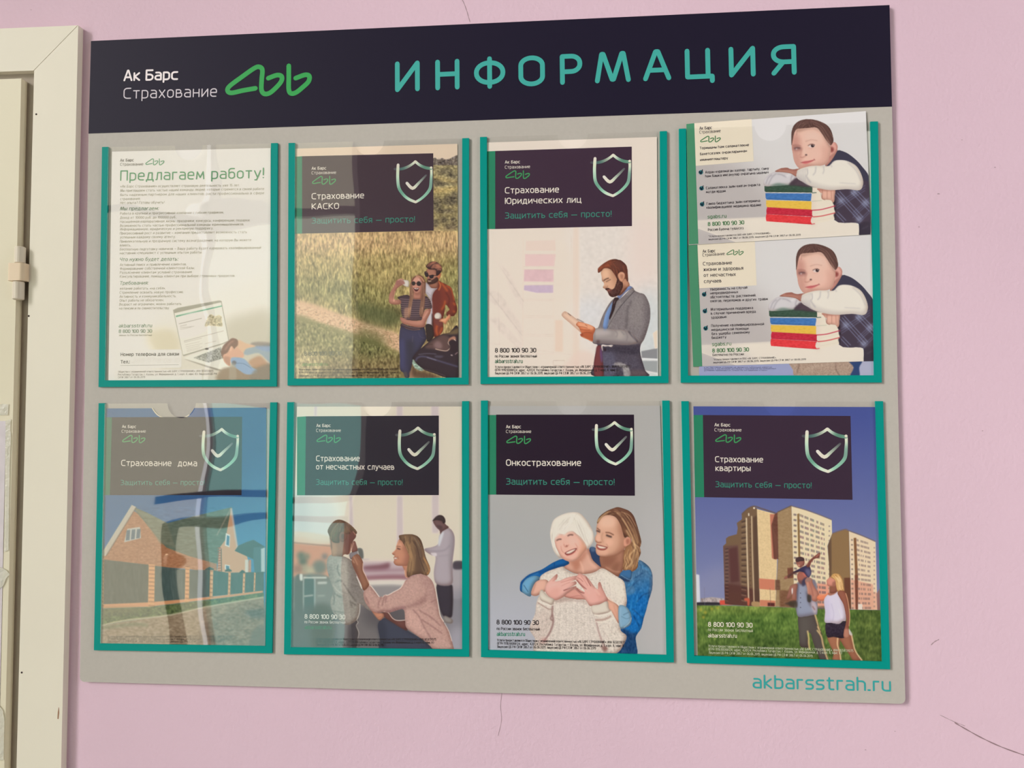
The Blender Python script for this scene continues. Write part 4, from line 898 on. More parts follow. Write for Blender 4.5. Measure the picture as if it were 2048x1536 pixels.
L2 = [('company_name', 'Ак Барс', (149, 797), (218, 794), 17, 16, 'd'), ('company_name', 'Страхование', (149, 817), (268, 809), 17, 12, 'd'),
      ('title_lettering', 'Страхование', (151, 865), (307, 859), 19, 16, 'd'), ('title_lettering', 'жизни и здоровья', (153, 896), (368, 888), 19, 16, 'd'), ('title_lettering', 'от несчастных', (155, 927), (328, 921), 19, 16, 'd'), ('title_lettering', 'случаев', (156, 960), (250, 956), 19, 16, 'd'),
      ('benefit_list', 'Уверенность на случай', (188, 1001), (390, 990), 15, 14, 'd'), ('benefit_list', 'непредвиденных', (190, 1022), (341, 1014), 15, 14, 'd'), ('benefit_list', 'обстоятельств: растяжений,', (190, 1043), (437, 1032), 15, 14, 'd'), ('benefit_list', 'ожогов, переломов и других травм', (190, 1064), (500, 1052), 15, 14, 'd'),
      ('benefit_list', 'Материальная поддержка', (192, 1109), (421, 1100), 15, 14, 'd'), ('benefit_list', 'в случае причинения вреда', (193, 1131), (435, 1120), 15, 14, 'd'), ('benefit_list', 'здоровью', (193, 1153), (278, 1148), 15, 14, 'd'),
      ('benefit_list', 'Получение квалифицированной', (195, 1197), (480, 1187), 15, 14, 'd'), ('benefit_list', 'медицинской помощи', (196, 1219), (396, 1211), 15, 14, 'd'), ('benefit_list', 'без ущерба семейному', (198, 1241), (403, 1231), 15, 14, 'd'), ('benefit_list', 'бюджету', (198, 1262), (277, 1257), 15, 14, 'd'),
      ('contact_lines', 'sgabs.ru', (200, 1299), (303, 1295), 19, 14, 'g'), ('contact_lines', '8 800 100 90 30', (201, 1335), (399, 1328), 22, 17, 'g'), ('contact_lines', 'Бесплатно по России', (203, 1354), (371, 1349), 14, 13, 'd'),
      ('fine_print', '*Услуги предоставляются ООО «АК БАРС СТРАХОВАНИЕ»,', (205, 1377), (546, 1366), 10, 12, 'd'), ('fine_print', 'лицензия ЦБ РФ СИ № 3867 от 06.06.2019, лицензия ЦБ РФ СЛ № 3867 от 06.06.2019', (205, 1393), (706, 1375), 10, 12, 'd')]
ql2 = [(1376.2, 489), (1742.6, 466), (1748.6, 722), (1386.4, 733.2)]
lb = leaflet(ql2, YP - .0004, 1516, 470, 'leaflet of a boy leaning on books, the lower of the two overlapping leaflets', L2, [(121, 752), (430, 735), (440, 972), (128, 988)], [(70, 750), (121, 747), (147, 1408), (98, 1411)])
ticks(*lb, [(157, 1021), (161, 1111), (165, 1204)], ((277, 780), (370, 812), -.03))
L1 = [('company_name', 'Ак Барс', (132, 134), (200, 130), 17, 16, 'd'), ('company_name', 'Страхование', (132, 155), (246, 147), 17, 12, 'd'),
      ('title_lettering', 'Тормышны һәм сәламәтлекне', (133, 240), (399, 222), 15, 18, 'd'), ('title_lettering', 'бәхетсезлек очракларыннан', (135, 272), (388, 254), 15, 18, 'd'), ('title_lettering', 'иминиятләштерү', (135, 303), (286, 293), 15, 18, 'd'),
      ('benefit_list', 'Алдан күрелмәгән хәлләр: тартылу, сыну', (163, 370), (506, 348), 15, 14, 'd'), ('benefit_list', 'һәм башка имгәнүләр очрагына ышаныч', (163, 391), (504, 369), 15, 14, 'd'), ('benefit_list', 'Сәламәтлеккә зыян килгән очракта', (167, 455), (459, 436), 15, 14, 'd'), ('benefit_list', 'матди ярдәм', (167, 476), (273, 470), 15, 14, 'd'),
      ('benefit_list', 'Гаилә бюджетына зыян китермичә', (170, 540), (459, 522), 15, 14, 'd'), ('benefit_list', 'квалификацияле медицина ярдәме', (170, 560), (465, 545), 15, 14, 'd'),
      ('contact_lines', 'sgabs.ru', (176, 612), (277, 607), 19, 14, 'g'), ('contact_lines', '8 800 100 90 30', (177, 653), (373, 643), 22, 17, 'g'), ('contact_lines', 'Россия буенча түләүсез', (178, 680), (369, 670), 15, 13, 'd'),
      ('fine_print', '*Услуги предоставляются ООО «АК БАРС СТРАХОВАНИЕ»,', (180, 713), (516, 695), 10, 12, 'd'), ('fine_print', 'лицензия ЦБ РФ СИ № 3867 от 06.06.2019, лицензия ЦБ РФ СЛ № 3867 от 06.06.2019', (180, 729), (677, 704), 10, 12, 'd')]
for a, b in (('ә', 'o0,0,22 46,0,22 46,74,22 4,74'),): G['ә'] = '0,37 46,37|4,74 46,74,22 46,0,22 0,0,22 0,37'
G['һ'] = '0,104 0,0|0,74 46,74,22 46,0'; G['ү'] = '0,74 23,20|46,74 23,20 23,-26'
ql1 = [(1372.6, 248.2), (1731.6, 222.2), (1742.2, 468.6), (1377.5, 490.1)]
la = leaflet(ql1, YP - .0011, 1506.7, 220.6, 'leaflet of a boy leaning on books, the upper one sticking out above the pocket', L1, [(104, 98), (413, 76), (424, 303), (112, 328)], [(61, 103), (104, 98), (126, 748), (75, 752)])
ticks(*la, [(139, 363), (143, 449), (146, 535)], ((135, 168), (247, 205), -.045))
# ---- man in a grey jacket reading a tablet
def paint_manager(C):
    C.at(950, 250, 2.845)
    C.f('560,560 900,560 1050,700 1050,1440 900,1440 620,1300 560,900', (214, 206, 203), 40, .9); C.f('880,580 1045,560 1045,1000 900,1000', (222, 205, 200), 40, .8); C.f('900,1000 1045,950 1045,1440 960,1440', (194, 202, 208), 50, .9); C.f('560,1000 760,1000 700,1200 560,1150', (206, 206, 212), 40, .8)
    for q, c in (('285,735 460,735 452,803 285,803', (222, 190, 192)), ('280,822 448,822 448,892 278,890', (208, 172, 182)), ('280,912 446,910 446,955 350,955 278,940', (186, 164, 192)), ('290,660 455,655 460,715 288,715', (226, 206, 198))): C.f(q, c, 2, .85, sharp=True)
    for y in (738, 806, 822, 895, 908, 990, 998, 1085, 1095, 1190, 1200, 1300): C.l([(275, y), (550, y + 4)], 3, (196, 178, 170), 1.5, .6)
    for x in (275, 450, 548, 560, 580): C.l([(x, 640), (x - 4, 1300)], 4, (206, 188, 178), 2, .55)
    C.f('560,600 590,600 590,1400 560,1400', (232, 212, 200), 6, .7); C.f('460,740 545,740 545,1300 455,1300', (234, 222, 212), 8, .6)
    for q in ('70,920 150,960 270,1140 270,1240 150,1050 70,1000', '140,780 200,840 275,1000 275,1060 200,940', '70,1100 130,1090 270,1240 270,1300 140,1180'): C.f(q, (208, 194, 188), 5, .65, sharp=True)
    for q in ('130,900 140,1250', '70,940 270,1200', '110,700 110,760 280,1010', '70,1240 560,1310'): C.l(q, 4, (192, 178, 172), 2, .5, sharp=True)
    C.f('455,1110 500,1110 500,1290 455,1290', (224, 196, 180), 4, .6, sharp=True); C.l('445,1340 510,1340 510,1368 445,1368 445,1340', 3, (180, 160, 150), 1, .8, sharp=True); C.f('580,1290 680,1310 690,1400 560,1440 480,1420', (226, 202, 194), 10, .6)
    C.tex(C.area('60,590 1045,580 1045,1440 60,1440'), 1.6, 2, 2)
    C.at(1110, 505, 8)
    C.rim = .3
    C.f('1380,1580 1640,1530 1640,1720 1390,1690', (134, 134, 140), 6, sharp=True); C.f('1390,1735 1640,1735 1640,1920 1430,1890', (152, 156, 160), 6, sharp=True); C.l('1395,1700 1645,1712', 26, (228, 228, 232), 4, sharp=True); C.l('1430,1890 1645,1945', 18, (216, 212, 214), 4, sharp=True); C.f('1565,1290 1640,1240 1640,1530 1600,1540', (232, 216, 200), 6, sharp=True)
    # jacket
    k = C.f('955,735 1040,740 1150,640 1238,560 1278,610 1350,645 1430,672 1490,775 1520,890 1522,1050 1490,1200 1430,1380 1368,1490 1370,1640 1440,1880 1458,1985 640,1985 620,1800 650,1600 680,1480 610,1450 598,1360 620,1240 690,1200 740,1060 800,930 880,800', (124, 116, 120), grad=((78, 72, 86), (1000, 1350), (950, 1620)), n=5)
    C.f('1180,760 1300,680 1430,690 1500,850 1500,1050 1400,1200 1200,1150 1150,1000', (136, 128, 130), 50, .8, clip=k); C.f('1430,700 1530,880 1525,1100 1440,1380 1390,1450 1440,1150', (100, 92, 98), 40, .8, clip=k)
    C.f('680,1480 900,1465 1150,1480 1370,1470 1365,1620 1250,1640 760,1580', (56, 50, 64), 20, .85, clip=k); C.f('760,1620 960,1640 930,1985 780,1985', (92, 90, 112), 30, .7, clip=k)
    C.l('1225,770 1165,900 1150,1060 1135,1220', 26, (88, 80, 86), 14, .8, clip=k); C.l('1275,612 1120,780 1000,930 900,1100 835,1212', 9, (52, 46, 52), 3, .9, clip=k); C.l('1240,570 1140,690 1020,840 950,980 850,1190', 30, (146, 138, 138), 12, .6, clip=k)
    C.tex(k, 3.5, .8, .8, seed=6)
    C.f('1040,740 1120,690 1180,690 1090,800', (112, 104, 108), 6, .6)
    kk = C.f('618,1240 690,1208 830,1222 980,1232 1150,1250 1240,1300 1300,1370 1340,1440 1150,1482 900,1466 700,1452 602,1442 600,1340', (150, 141, 142)); C.f('640,1240 800,1235 900,1290 760,1330 630,1320', (186, 176, 178), 24, .7, clip=kk); C.f('980,1260 1080,1270 1100,1360 1000,1380', (182, 172, 168), 26, .6, clip=kk); C.f('620,1400 900,1410 1250,1440 1150,1482 900,1470 610,1450', (112, 102, 108), 20, .7, clip=kk)
    C.l('1175,1260 1230,1330 1330,1440', 22, (74, 68, 80), 8, .85); C.l('1215,1290 1290,1420', 12, (150, 142, 146), 6, .6); C.l('640,1222 635,1440', 8, (120, 110, 112), 4, .7, clip=kk); C.dot(690, 1430, 30, (84, 58, 60), 12, .7)
    for q in ('960,1250 1000,1300 980,1360', '1060,1260 1110,1320', '1120,1250 1160,1340 1140,1420'): C.l(q, 14, (118, 110, 116), 8, .6, clip=kk)
    C.f('672,1500 742,1502 760,1700 775,1985 640,1985 620,1810 650,1610', (112, 58, 62), 6); C.f('742,1500 758,1700 740,1760 720,1600', (96, 84, 150), 8, .6)
    C.f('745,1476 830,1482 925,1480 900,1512 850,1500 800,1506 762,1500 765,1570 752,1560', (238, 234, 234), 3); C.dot(800, 1556, 20, (54, 40, 50), 5)
    C.f('935,1795 960,1765 1010,1755 1090,1775 1160,1815 1200,1890 1195,1985 1110,1985 1080,1850 1000,1815', (158, 152, 154), 10, .9); C.tex(C.area('930,1750 1250,1750 1250,1985 930,1985'), 8, 1, 1.5); C.f('1200,1900 1300,1880 1440,1900 1450,1985 1210,1985', (104, 84, 86), 20, .6)
    # shirt, tie, collar
    C.f('1000,740 930,860 880,1000 850,1120 832,1212 775,1212 770,1150 800,1010 850,900 940,765', (128, 158, 208)); C.f('850,920 890,900 830,1210 780,1210', (102, 132, 186), 16, .6)
    C.f('958,720 1032,728 990,780 972,830 945,930 880,1070 868,1030 900,930 915,840 930,770', (58, 42, 46)); C.l('960,770 940,820', 8, (160, 150, 160), 3, .6)
    C.f('1000,690 1060,610 1130,560 1182,532 1222,545 1236,562 1130,640 1040,735 1010,720', (132, 156, 210)); C.l('1030,700 1110,620 1200,560', 10, (104, 128, 184), 6, .6)
    # head
    C.f('930,300 1120,260 1160,440 1170,540 1040,690 960,600', (120, 78, 62), 6)
    C.f('1050,470 1120,420 1168,455 1192,532 1120,570 1050,640 1040,560', (186, 136, 112)); C.f('1060,540 1130,520 1090,600 1050,640', (134, 88, 72), 16, .7)
    k = C.f('735,312 790,252 885,262 960,350 1000,420 1065,470 1085,560 1000,690 930,712 872,692 848,642 812,592 770,566 768,548 785,508 772,470 752,440 745,380', (208, 164, 138), n=5)
    C.f('880,300 1000,420 1060,520 960,560 900,420', (176, 128, 104), 30, .6, clip=k); C.f('745,330 830,270 860,380 770,420', (224, 184, 156), 26, .7, clip=k)
    k2 = C.f('1000,400 1030,440 1075,470 1088,545 1045,640 1000,690 925,715 875,692 848,640 845,615 812,600 808,575 850,566 905,590 945,570 975,500 990,440', (84, 54, 50)); C.f('845,600 905,595 930,640 880,660 850,630', (112, 72, 66), 10, .6); C.l('842,604 905,602', 15, (164, 98, 88), 5, .9); C.tex(k2, 8, .6, .6); C.f('900,600 960,580 970,660 930,690', (70, 44, 44), 16, .5, clip=k2)
    C.f('1005,350 1060,308 1112,330 1115,400 1080,470 1032,445', (204, 152, 126)); C.f('1040,360 1090,350 1090,410 1060,430', (158, 104, 84), 10, .7); C.l('1060,330 1105,350 1100,410', 8, (222, 176, 152), 4, .7)
    C.l('778,452 810,428 862,410', 17, (84, 54, 46), 5, .92); C.l('815,468 850,450 892,430', 12, (92, 60, 52), 5, .85); C.l('820,478 870,470', 8, (168, 118, 98), 5, .6); C.l('755,445 770,465', 12, (110, 70, 60), 4, .7); C.l('800,560 830,556 845,530', 12, (150, 100, 82), 6, .7); C.l('800,490 778,545', 16, (232, 196, 170), 8, .7, clip=k)
    k = C.f('685,268 700,240 745,200 800,160 880,118 960,104 1010,115 1062,130 1138,200 1160,280 1166,360 1170,450 1150,455 1118,340 1062,308 1010,345 992,420 965,370 885,268 790,252 740,300 692,325', (110, 66, 52), grad=((92, 54, 48), (800, 200), (1100, 250)), n=5)
    C.f('690,260 800,160 900,120 870,220 780,240 700,310', (172, 84, 54), 24, .75, clip=k); C.strands(k, [np.array([(700, 280), (820, 190), (980, 150)]), np.array([(1100, 160), (1140, 280), (1150, 420)]), np.array([(900, 160), (980, 250), (1000, 360)])], [(150, 84, 60), (70, 40, 36)], 10, 46, 30, .45)
    # tablet and hands
    C.f('108,1010 150,942 210,965 300,1030 400,1110 460,1180 440,1300 380,1252 240,1130', (224, 192, 172)); C.l('112,1010 150,950 175,985', 12, (190, 158, 140), 6, .8); C.l('205,970 255,1012', 10, (90, 70, 64), 3, .8); C.l('350,1062 460,1118', 14, (96, 74, 70), 5, .7); C.f('120,1010 300,1150 430,1290 380,1255 240,1130', (206, 168, 148), 8, .6)
    k = C.f('338,1160 350,1125 390,1108 480,1130 600,1175 645,1225 612,1320 602,1425 520,1392 430,1352 402,1310 425,1290 398,1240 380,1200', (206, 122, 86))
    C.f('360,1120 480,1130 610,1180 600,1240 480,1210 380,1170', (232, 172, 140), 16, .8, clip=k); C.f('450,1260 610,1260 602,1425 500,1385 430,1345', (166, 84, 56), 26, .8, clip=k)
    for q in ('360,1190 440,1190 520,1210', '400,1230 480,1240 560,1240', '420,1300 500,1280 590,1290', '480,1150 520,1180'): C.l(q, 9, (130, 62, 44), 4, .65, clip=k)
    C.l('430,1345 510,1385 600,1420', 8, (240, 196, 160), 4, .7, clip=k); C.dot(432, 1318, 22, (140, 64, 44), 8, .7)
o3 = sheet('insurance_poster', CORN[3], YP, 'poster of a bearded man in a grey jacket reading a tablet')
C = Canvas(964, 266, 1324, 762, (228, 216, 207)); paint_manager(C)
printed('printed_photo', C, CORN[3], YP - E1, o3, .74)
card(o3, (950, 250), 2.845, [(65, 150), (115, 148), (115, 592), (66, 592)], [(115, 148), (892, 123), (893, 575), (115, 592)], ('Ак Барс', ((170, 220), (256, 218)), 'Страхование', ((170, 249), (313, 245))), ((172, 258), (313, 309), -.01),
     [('Страхование', (170, 390), (478, 384), 36), ('Юридических лиц', (170, 450), (606, 442), 36)], (TG, (170, 533), (777, 522), 35), [(1190.1, 316.8), (1259.3, 322.1), (1225.9, 391.7)],
     ((113, 1295), (348, 1294), 26), ((113, 1324), (352, 1323), 17), ((113, 1355), (271, 1355), 22), [((113, 1384), (885, 1382), 15), ((113, 1402), (820, 1401), 15), ((113, 1420), (668, 1419), 15)], .80, (DK, DK, (52, 104, 78), (52, 44, 46)), (62, 44, 62))

# ---- couple taking a selfie in a field beside a car
def paint_couple(C):
    C.at(560, 260, 2.8975)
    C.f('70,90 1050,60 1050,175 70,200', (226, 206, 186), sharp=True)
    k = C.f('880,175 900,160 915,172 940,165 960,172 985,165 1005,155 1035,150 1035,230 880,230', (104, 94, 88), 2); C.tex(k, 14, .8, 1.6)
    k = C.f('70,200 1040,205 1040,620 70,620', (150, 136, 96), sharp=True); C.f('880,205 1040,205 1040,330 880,330', (152, 140, 104), 2, sharp=True)
    for x, y, rx, ry in ((960, 240, 45, 16), (1000, 265, 30, 14), (905, 290, 26, 16), (930, 310, 50, 14), (1010, 300, 30, 18), (980, 410, 40, 30), (1010, 390, 26, 40), (910, 430, 30, 40), (960, 470, 60, 14), (900, 540, 24, 26), (950, 520, 24, 20), (1005, 520, 20, 20), (990, 560, 40, 20)): C.dot(x, y, rx, (86, 78, 66), 8, .75, ry)
    for q in ('885,270 960,290 1030,300', '885,360 960,350 1035,330', '885,350 950,345 1035,345'): C.l(q, 18, (196, 172, 116), 8, .7)
    C.tex(C.area('880,160 1040,160 1040,600 880,600'), 17, 1.3, 1.0, (1, .95, .75))
    k = C.area('70,600 1040,585 1040,1450 70,1450'); C.f('70,598 1040,585 1040,1460 70,1460', (170, 148, 104), sharp=True)
    C.f('70,600 1040,590 1040,720 70,700', (196, 164, 124), 30, .8); C.f('70,760 1040,740 1040,900 560,1000 70,960', (158, 142, 92), 50, .8); C.f('70,860 500,880 700,1000 690,1130 450,1090 200,980 70,970', (122, 118, 72), 40, .8); C.f('950,840 1040,780 1040,1080 960,1100', (118, 118, 74), 40, .8)
    C.tex(k, 16, 1.1, 3.2, (1, .96, .72), 2); C.tex(k, 11, .7, 1.6, (1, .98, .8), 5); C.tex(k, 6, 9, 6, (1, .95, .6), 7)
    rg = np.random.default_rng(12)
    for i in range(520):
        x, y = rg.uniform(80, 1035), rg.uniform(640, 1120); dk = rg.random() < .5
        C.l([(x, y), (x + rg.normal(0, 4), y - rg.uniform(10, 34))], 3.0, (92, 92, 52) if dk else (206, 186, 132), 1.2, .5)
    C.f('80,990 200,1010 330,1060 460,1105 600,1150 700,1195 700,1290 600,1240 480,1200 330,1150 200,1110 80,1085', (206, 170, 140), 8, .95); C.tex(C.area('80,1000 700,1190 700,1290 80,1090'), 12, 1.2, .8)
    k = C.f('70,1090 250,1125 450,1190 620,1260 700,1300 720,1450 70,1450', (128, 122, 78), 10, .95); C.f('450,1150 600,1200 600,1300 470,1310', (94, 96, 56), 24, .8); C.f('70,1320 400,1330 700,1330 700,1450 70,1450', (118, 98, 66), 40, .8); C.f('80,1300 200,1290 260,1400 80,1450', (196, 180, 140), 30, .7)
    C.tex(C.area('70,1090 700,1300 700,1450 70,1450'), 17, 1.2, 1.8, (1, .97, .75), 6)
    for i in range(200):
        x, y = rg.uniform(80, 680), rg.uniform(1130, 1400); C.l([(x, y), (x + rg.normal(0, 8), y - rg.uniform(8, 24))], 3, (70, 78, 42) if rg.random() < .5 else (200, 186, 140), 1.2, .5)
    C.f('450,1000 690,1060 690,1130 600,1140 470,1100', (72, 80, 48), 20, .7)
    C.at(760, 500, 10.667); C.rim = .32
    # the man
    k = C.f('1230,640 1300,680 1420,740 1520,805 1570,960 1600,1080 1640,1200 1645,1300 1600,1380 1560,1412 1430,1405 1425,1330 1480,1265 1400,1165 1380,1300 1345,1480 1345,1700 1290,1800 1215,1850 1150,1830 1115,1500 1108,1050 1160,880 1240,760', (118, 54, 44), n=5)
    for q in ('1300,690 1380,790 1440,880', '1420,750 1520,830 1570,980 1590,1080', '1560,1120 1610,1180', '1390,1080 1370,1180 1310,1280', '1560,1300 1600,1330', '1240,1560 1200,1700 1230,1830', '1330,1650 1270,1800'): C.l(q, 34, (206, 104, 52), 16, .75, clip=k)
    C.f('1150,900 1260,800 1300,1000 1250,1400 1130,1400 1110,1060', (98, 46, 42), 30, .6, clip=k); C.l('1400,900 1480,1040 1450,1180', 26, (84, 38, 36), 12, .7, clip=k); C.l('1240,650 1290,760 1250,860', 24, (214, 124, 70), 8, .8)
    C.f('970,720 1010,700 1100,810 1225,808 1150,900 1110,1060 1112,1620 985,1605 1040,1350 1080,1100 1000,960 960,880', (190, 184, 194)); C.l('1000,900 1080,980', 12, (140, 134, 146), 6, .7); C.l('1020,980 1090,1060', 12, (140, 134, 146), 6, .7); C.f('1060,1200 1112,1100 1112,1500 1050,1560', (206, 202, 210), 16, .6)
    C.f('975,1595 1112,1612 1150,1840 1020,1960 985,1800', (52, 42, 42)); C.f('1100,1400 1130,1400 1150,1830 1120,1800', (60, 36, 36), 6, .7)
    C.f('1040,690 1210,640 1250,600 1240,760 1220,810 1110,812 1060,770', (150, 100, 82))
    k = C.f('1005,410 1190,425 1215,520 1290,495 1282,580 1240,650 1185,700 1065,722 1012,680 1000,560', (164, 114, 96)); C.f('1210,500 1295,480 1285,570 1235,640', (196, 108, 70), 12, .7)
    C.f('1010,640 1060,610 1110,640 1200,580 1235,600 1240,650 1180,705 1060,735 1008,705', (70, 46, 42), 6); C.l('1022,658 1060,668 1095,655', 18, (206, 176, 152), 5, .9)
    C.f('948,470 985,452 1020,490 1035,560 980,575 950,520', (48, 38, 44)); C.f('1055,545 1140,528 1140,585 1095,610 1060,590', (42, 34, 42)); C.l('1020,540 1060,545', 10, (48, 38, 40)); C.l('1135,540 1230,545', 14, (48, 38, 40)); C.l('975,470 1005,480', 12, (190, 140, 120), 5, .7)
    k = C.f('982,345 1020,295 1080,255 1130,245 1190,250 1265,290 1310,350 1322,430 1290,490 1235,545 1195,525 1190,430 1060,415 1000,380', (66, 44, 46), n=5); C.strands(k, [np.array([(1050, 380), (1100, 300), (1200, 270)]), np.array([(1100, 380), (1200, 310), (1290, 340)]), np.array([(1150, 380), (1240, 360), (1310, 380)])], [(180, 118, 94), (150, 96, 80)], 22, 26, 26, .7)
    C.dot(1235, 1412, 76, (206, 198, 192), 6); C.dot(1215, 1420, 36, (234, 226, 216), 12, .8); C.f('1165,1480 1300,1490 1330,1620 1200,1600', (110, 60, 56), 8, .9)
    C.f('1260,1520 1310,1470 1400,1455 1470,1375 1505,1400 1500,1450 1430,1530 1400,1590 1340,1540', (226, 160, 122), 6); C.l('1310,1510 1400,1480', 14, (250, 206, 170), 6, .8)
    # the woman
    C.f('640,760 660,680 700,610 760,550 830,535 900,560 945,620 975,720 965,900 950,1150 920,1350 890,1440 840,1440 600,1450 610,1200 630,950', (150, 112, 94), 6)
    k = C.f('375,1012 480,970 600,960 700,1040 860,1042 960,980 1050,1040 1100,1160 1095,1250 960,1268 910,1480 880,1500 520,1480 440,1180 428,1080', (72, 56, 66), n=5)
    for i in range(13): C.l([(420, 1040 + i * 46), (600, 1056 + i * 46), (900, 1056 + i * 46), (1100, 1030 + i * 46)], 15, (152, 130, 130), 6, .65, clip=k)
    C.f('470,1560 560,1600 750,1635 900,1600 960,1560 945,1660 830,1700 700,1712 450,1645', (70, 54, 62)); C.l('470,1580 600,1640 760,1665 900,1640', 10, (150, 130, 130), 5, .7); C.l('450,1640 600,1690 720,1712 850,1690', 14, (150, 116, 106), 6, .8)
    k = C.f('195,1120 198,960 255,850 325,720 370,635 470,612 520,650 525,720 490,740 400,790 330,880 305,1050 430,1060 445,1145 360,1165 270,1158', (186, 132, 116)); C.l('325,880 310,980 295,1100', 20, (236, 190, 164), 8, .8, clip=k); C.f('200,1000 250,860 330,740 300,880 240,1050', (160, 108, 96), 20, .6, clip=k); C.l('340,1040 430,1150', 20, (146, 98, 90), 12, .5, clip=k)
    C.f('425,650 500,640 612,660 612,782 560,785 505,755 440,700', (208, 202, 196)); C.f('350,660 480,640 525,690 520,730 430,740 350,760', (150, 100, 94), 8, .9); C.l('380,650 440,620 490,640', 14, (220, 176, 160), 8, .7)
    C.f('725,900 865,890 875,1035 800,1050 720,1035', (176, 122, 106)); C.f('740,900 860,890 850,960 760,960', (140, 90, 78), 14, .6)
    k = C.f('672,640 735,575 840,565 905,650 915,800 860,905 785,942 715,890 668,790', (192, 138, 122), n=5); C.f('700,640 790,580 850,640 800,690 720,680', (206, 156, 140), 20, .6, clip=k); C.f('850,620 915,680 910,800 850,900 840,760', (150, 96, 86), 20, .6, clip=k)
    C.dot(712, 712, 44, (52, 44, 44), 4); C.dot(830, 716, 50, (48, 40, 42), 4); C.l('740,712 800,714', 10, (80, 60, 56), 3); C.f('712,806 760,815 830,806 812,865 772,884 738,862', (84, 36, 42), 4); C.f('728,812 780,822 822,812 805,834 745,832', (238, 228, 220), 3); C.l('820,620 880,700', 16, (220, 200, 196), 8, .6)
    k = C.f('668,690 690,620 760,552 830,535 905,565 955,650 960,720 930,760 900,680 880,620 800,560 740,590 700,650', (120, 80, 66), 6); C.l('800,550 880,590 940,680', 24, (232, 180, 140), 9, .8); C.l('760,560 800,545', 20, (240, 200, 168), 8, .7)
    k = C.f('640,760 668,690 690,800 720,900 700,1040 665,1250 640,1420 605,1450 600,1250 635,1000', (158, 120, 98), 6); C.strands(k, [np.array([(668, 720), (680, 950), (640, 1200), (620, 1420)])], [(196, 160, 130), (110, 76, 64)], 14, 24, 20, .6)
    k = C.f('905,700 962,720 968,900 950,1160 915,1400 870,1430 840,1340 870,1080 880,900', (146, 106, 88), 6); C.strands(k, [np.array([(930, 740), (930, 950), (890, 1200), (870, 1400)])], [(186, 148, 122), (104, 70, 60)], 14, 24, 18, .6)
    C.f('520,1260 600,1230 640,1260 600,1420 520,1460', (196, 148, 120), 14, .6)
    k = C.f('425,1440 500,1450 580,1490 760,1508 880,1495 905,1420 960,1290 1075,1250 1075,1340 1030,1430 975,1540 955,1625 890,1648 740,1640 600,1600 480,1560', (190, 136, 120), n=5); C.l('480,1530 650,1600 880,1630', 24, (160, 104, 92), 12, .6, clip=k); C.l('920,1460 1030,1300', 20, (212, 162, 144), 10, .6, clip=k)
    k = C.f('440,1640 560,1680 700,1712 850,1700 945,1660 985,1850 990,1900 930,2010 820,2170 740,2260 700,2380 660,2560 620,2720 540,2720 500,2620 430,2550 425,2300 410,1950', (64, 62, 88), n=5); C.f('560,1950 720,1950 720,2200 600,2500 590,2250', (54, 50, 60), 40, .7, clip=k); C.f('420,1950 520,1980 500,2500 440,2500', (72, 72, 112), 30, .7, clip=k); C.l('700,1830 690,1960', 10, (110, 100, 104), 5, .6); C.l('820,1740 860,1850 960,1880', 8, (96, 92, 116), 4, .6)
    C.f('630,2610 700,2560 720,2720 640,2720', (156, 116, 96), 12, .8); C.f('500,2620 560,2600 600,2720 540,2720', (84, 76, 76), 10, .8); C.f('700,2400 780,2560 960,2600 1300,2720 720,2720', (86, 62, 48), 26, .85)
    # the car
    k = C.f('730,2240 800,2160 920,2060 1060,1940 1180,1860 1270,1820 1340,1790 1480,1760 1672,1660 1672,2730 1400,2720 1180,2640 950,2560 830,2480 730,2360 690,2310', (54, 42, 50), n=5)
    C.f('1350,1790 1500,1740 1672,1665 1672,1780 1560,1800 1480,1800', (128, 108, 72), 16, .7, clip=k)
    C.f('960,2080 1080,1960 1200,1880 1330,1810 1470,1860 1460,1960 1500,2070 1430,2150 1300,2140 1130,2110', (104, 78, 74), 20, .8, clip=k); C.f('1150,2000 1240,1940 1320,2010 1310,2100 1180,2090', (140, 112, 114), 24, .8, clip=k); C.l('880,2080 1000,2030 1120,2010', 10, (60, 40, 40), 6, .8, clip=k)
    C.l('1470,1930 1455,1990 1500,2070 1430,2148 1300,2140 1180,2110', 16, (226, 196, 176), 5, .85); C.f('1465,1900 1540,1850 1600,1845 1620,1900 1600,1930 1530,1910 1480,1950', (206, 146, 120), 10, .8); C.f('1480,1960 1560,1920 1640,1960 1660,2100 1600,2200 1500,2160', (48, 36, 42), 14, .9); C.l('1580,1900 1620,1940', 14, (236, 226, 214), 4, .8)
    C.l('820,2230 1000,2210 1200,2220', 14, (110, 108, 128), 7, .8); C.l('760,2370 800,2300 900,2270 1050,2300 1300,2380 1660,2490', 26, (92, 92, 124), 12, .85); C.l('1000,2290 1200,2350', 14, (150, 146, 164), 7, .7); C.l('930,2540 1150,2600 1400,2690', 18, (96, 78, 84), 9, .7); C.f('1180,2250 1350,2260 1300,2300 1180,2290', (90, 86, 104), 12, .7); C.l('1510,2240 1550,2250', 24, (220, 200, 196), 6, .8); C.l('1600,2230 1660,2180', 16, (206, 170, 170), 6, .7)
    k = C.f('688,2390 712,2330 760,2400 830,2470 930,2545 900,2580 835,2570 745,2520 700,2450', (162, 190, 176), 4); C.tex(k, 20, 1, 1)
o2 = sheet('insurance_poster', CORN[2], YP, 'poster of a couple taking a selfie in a field beside a dark car')
C = Canvas(580, 280, 926, 768, (170, 148, 104)); paint_couple(C)
printed('printed_photo', C, CORN[2], YP - E1, o2, .70)
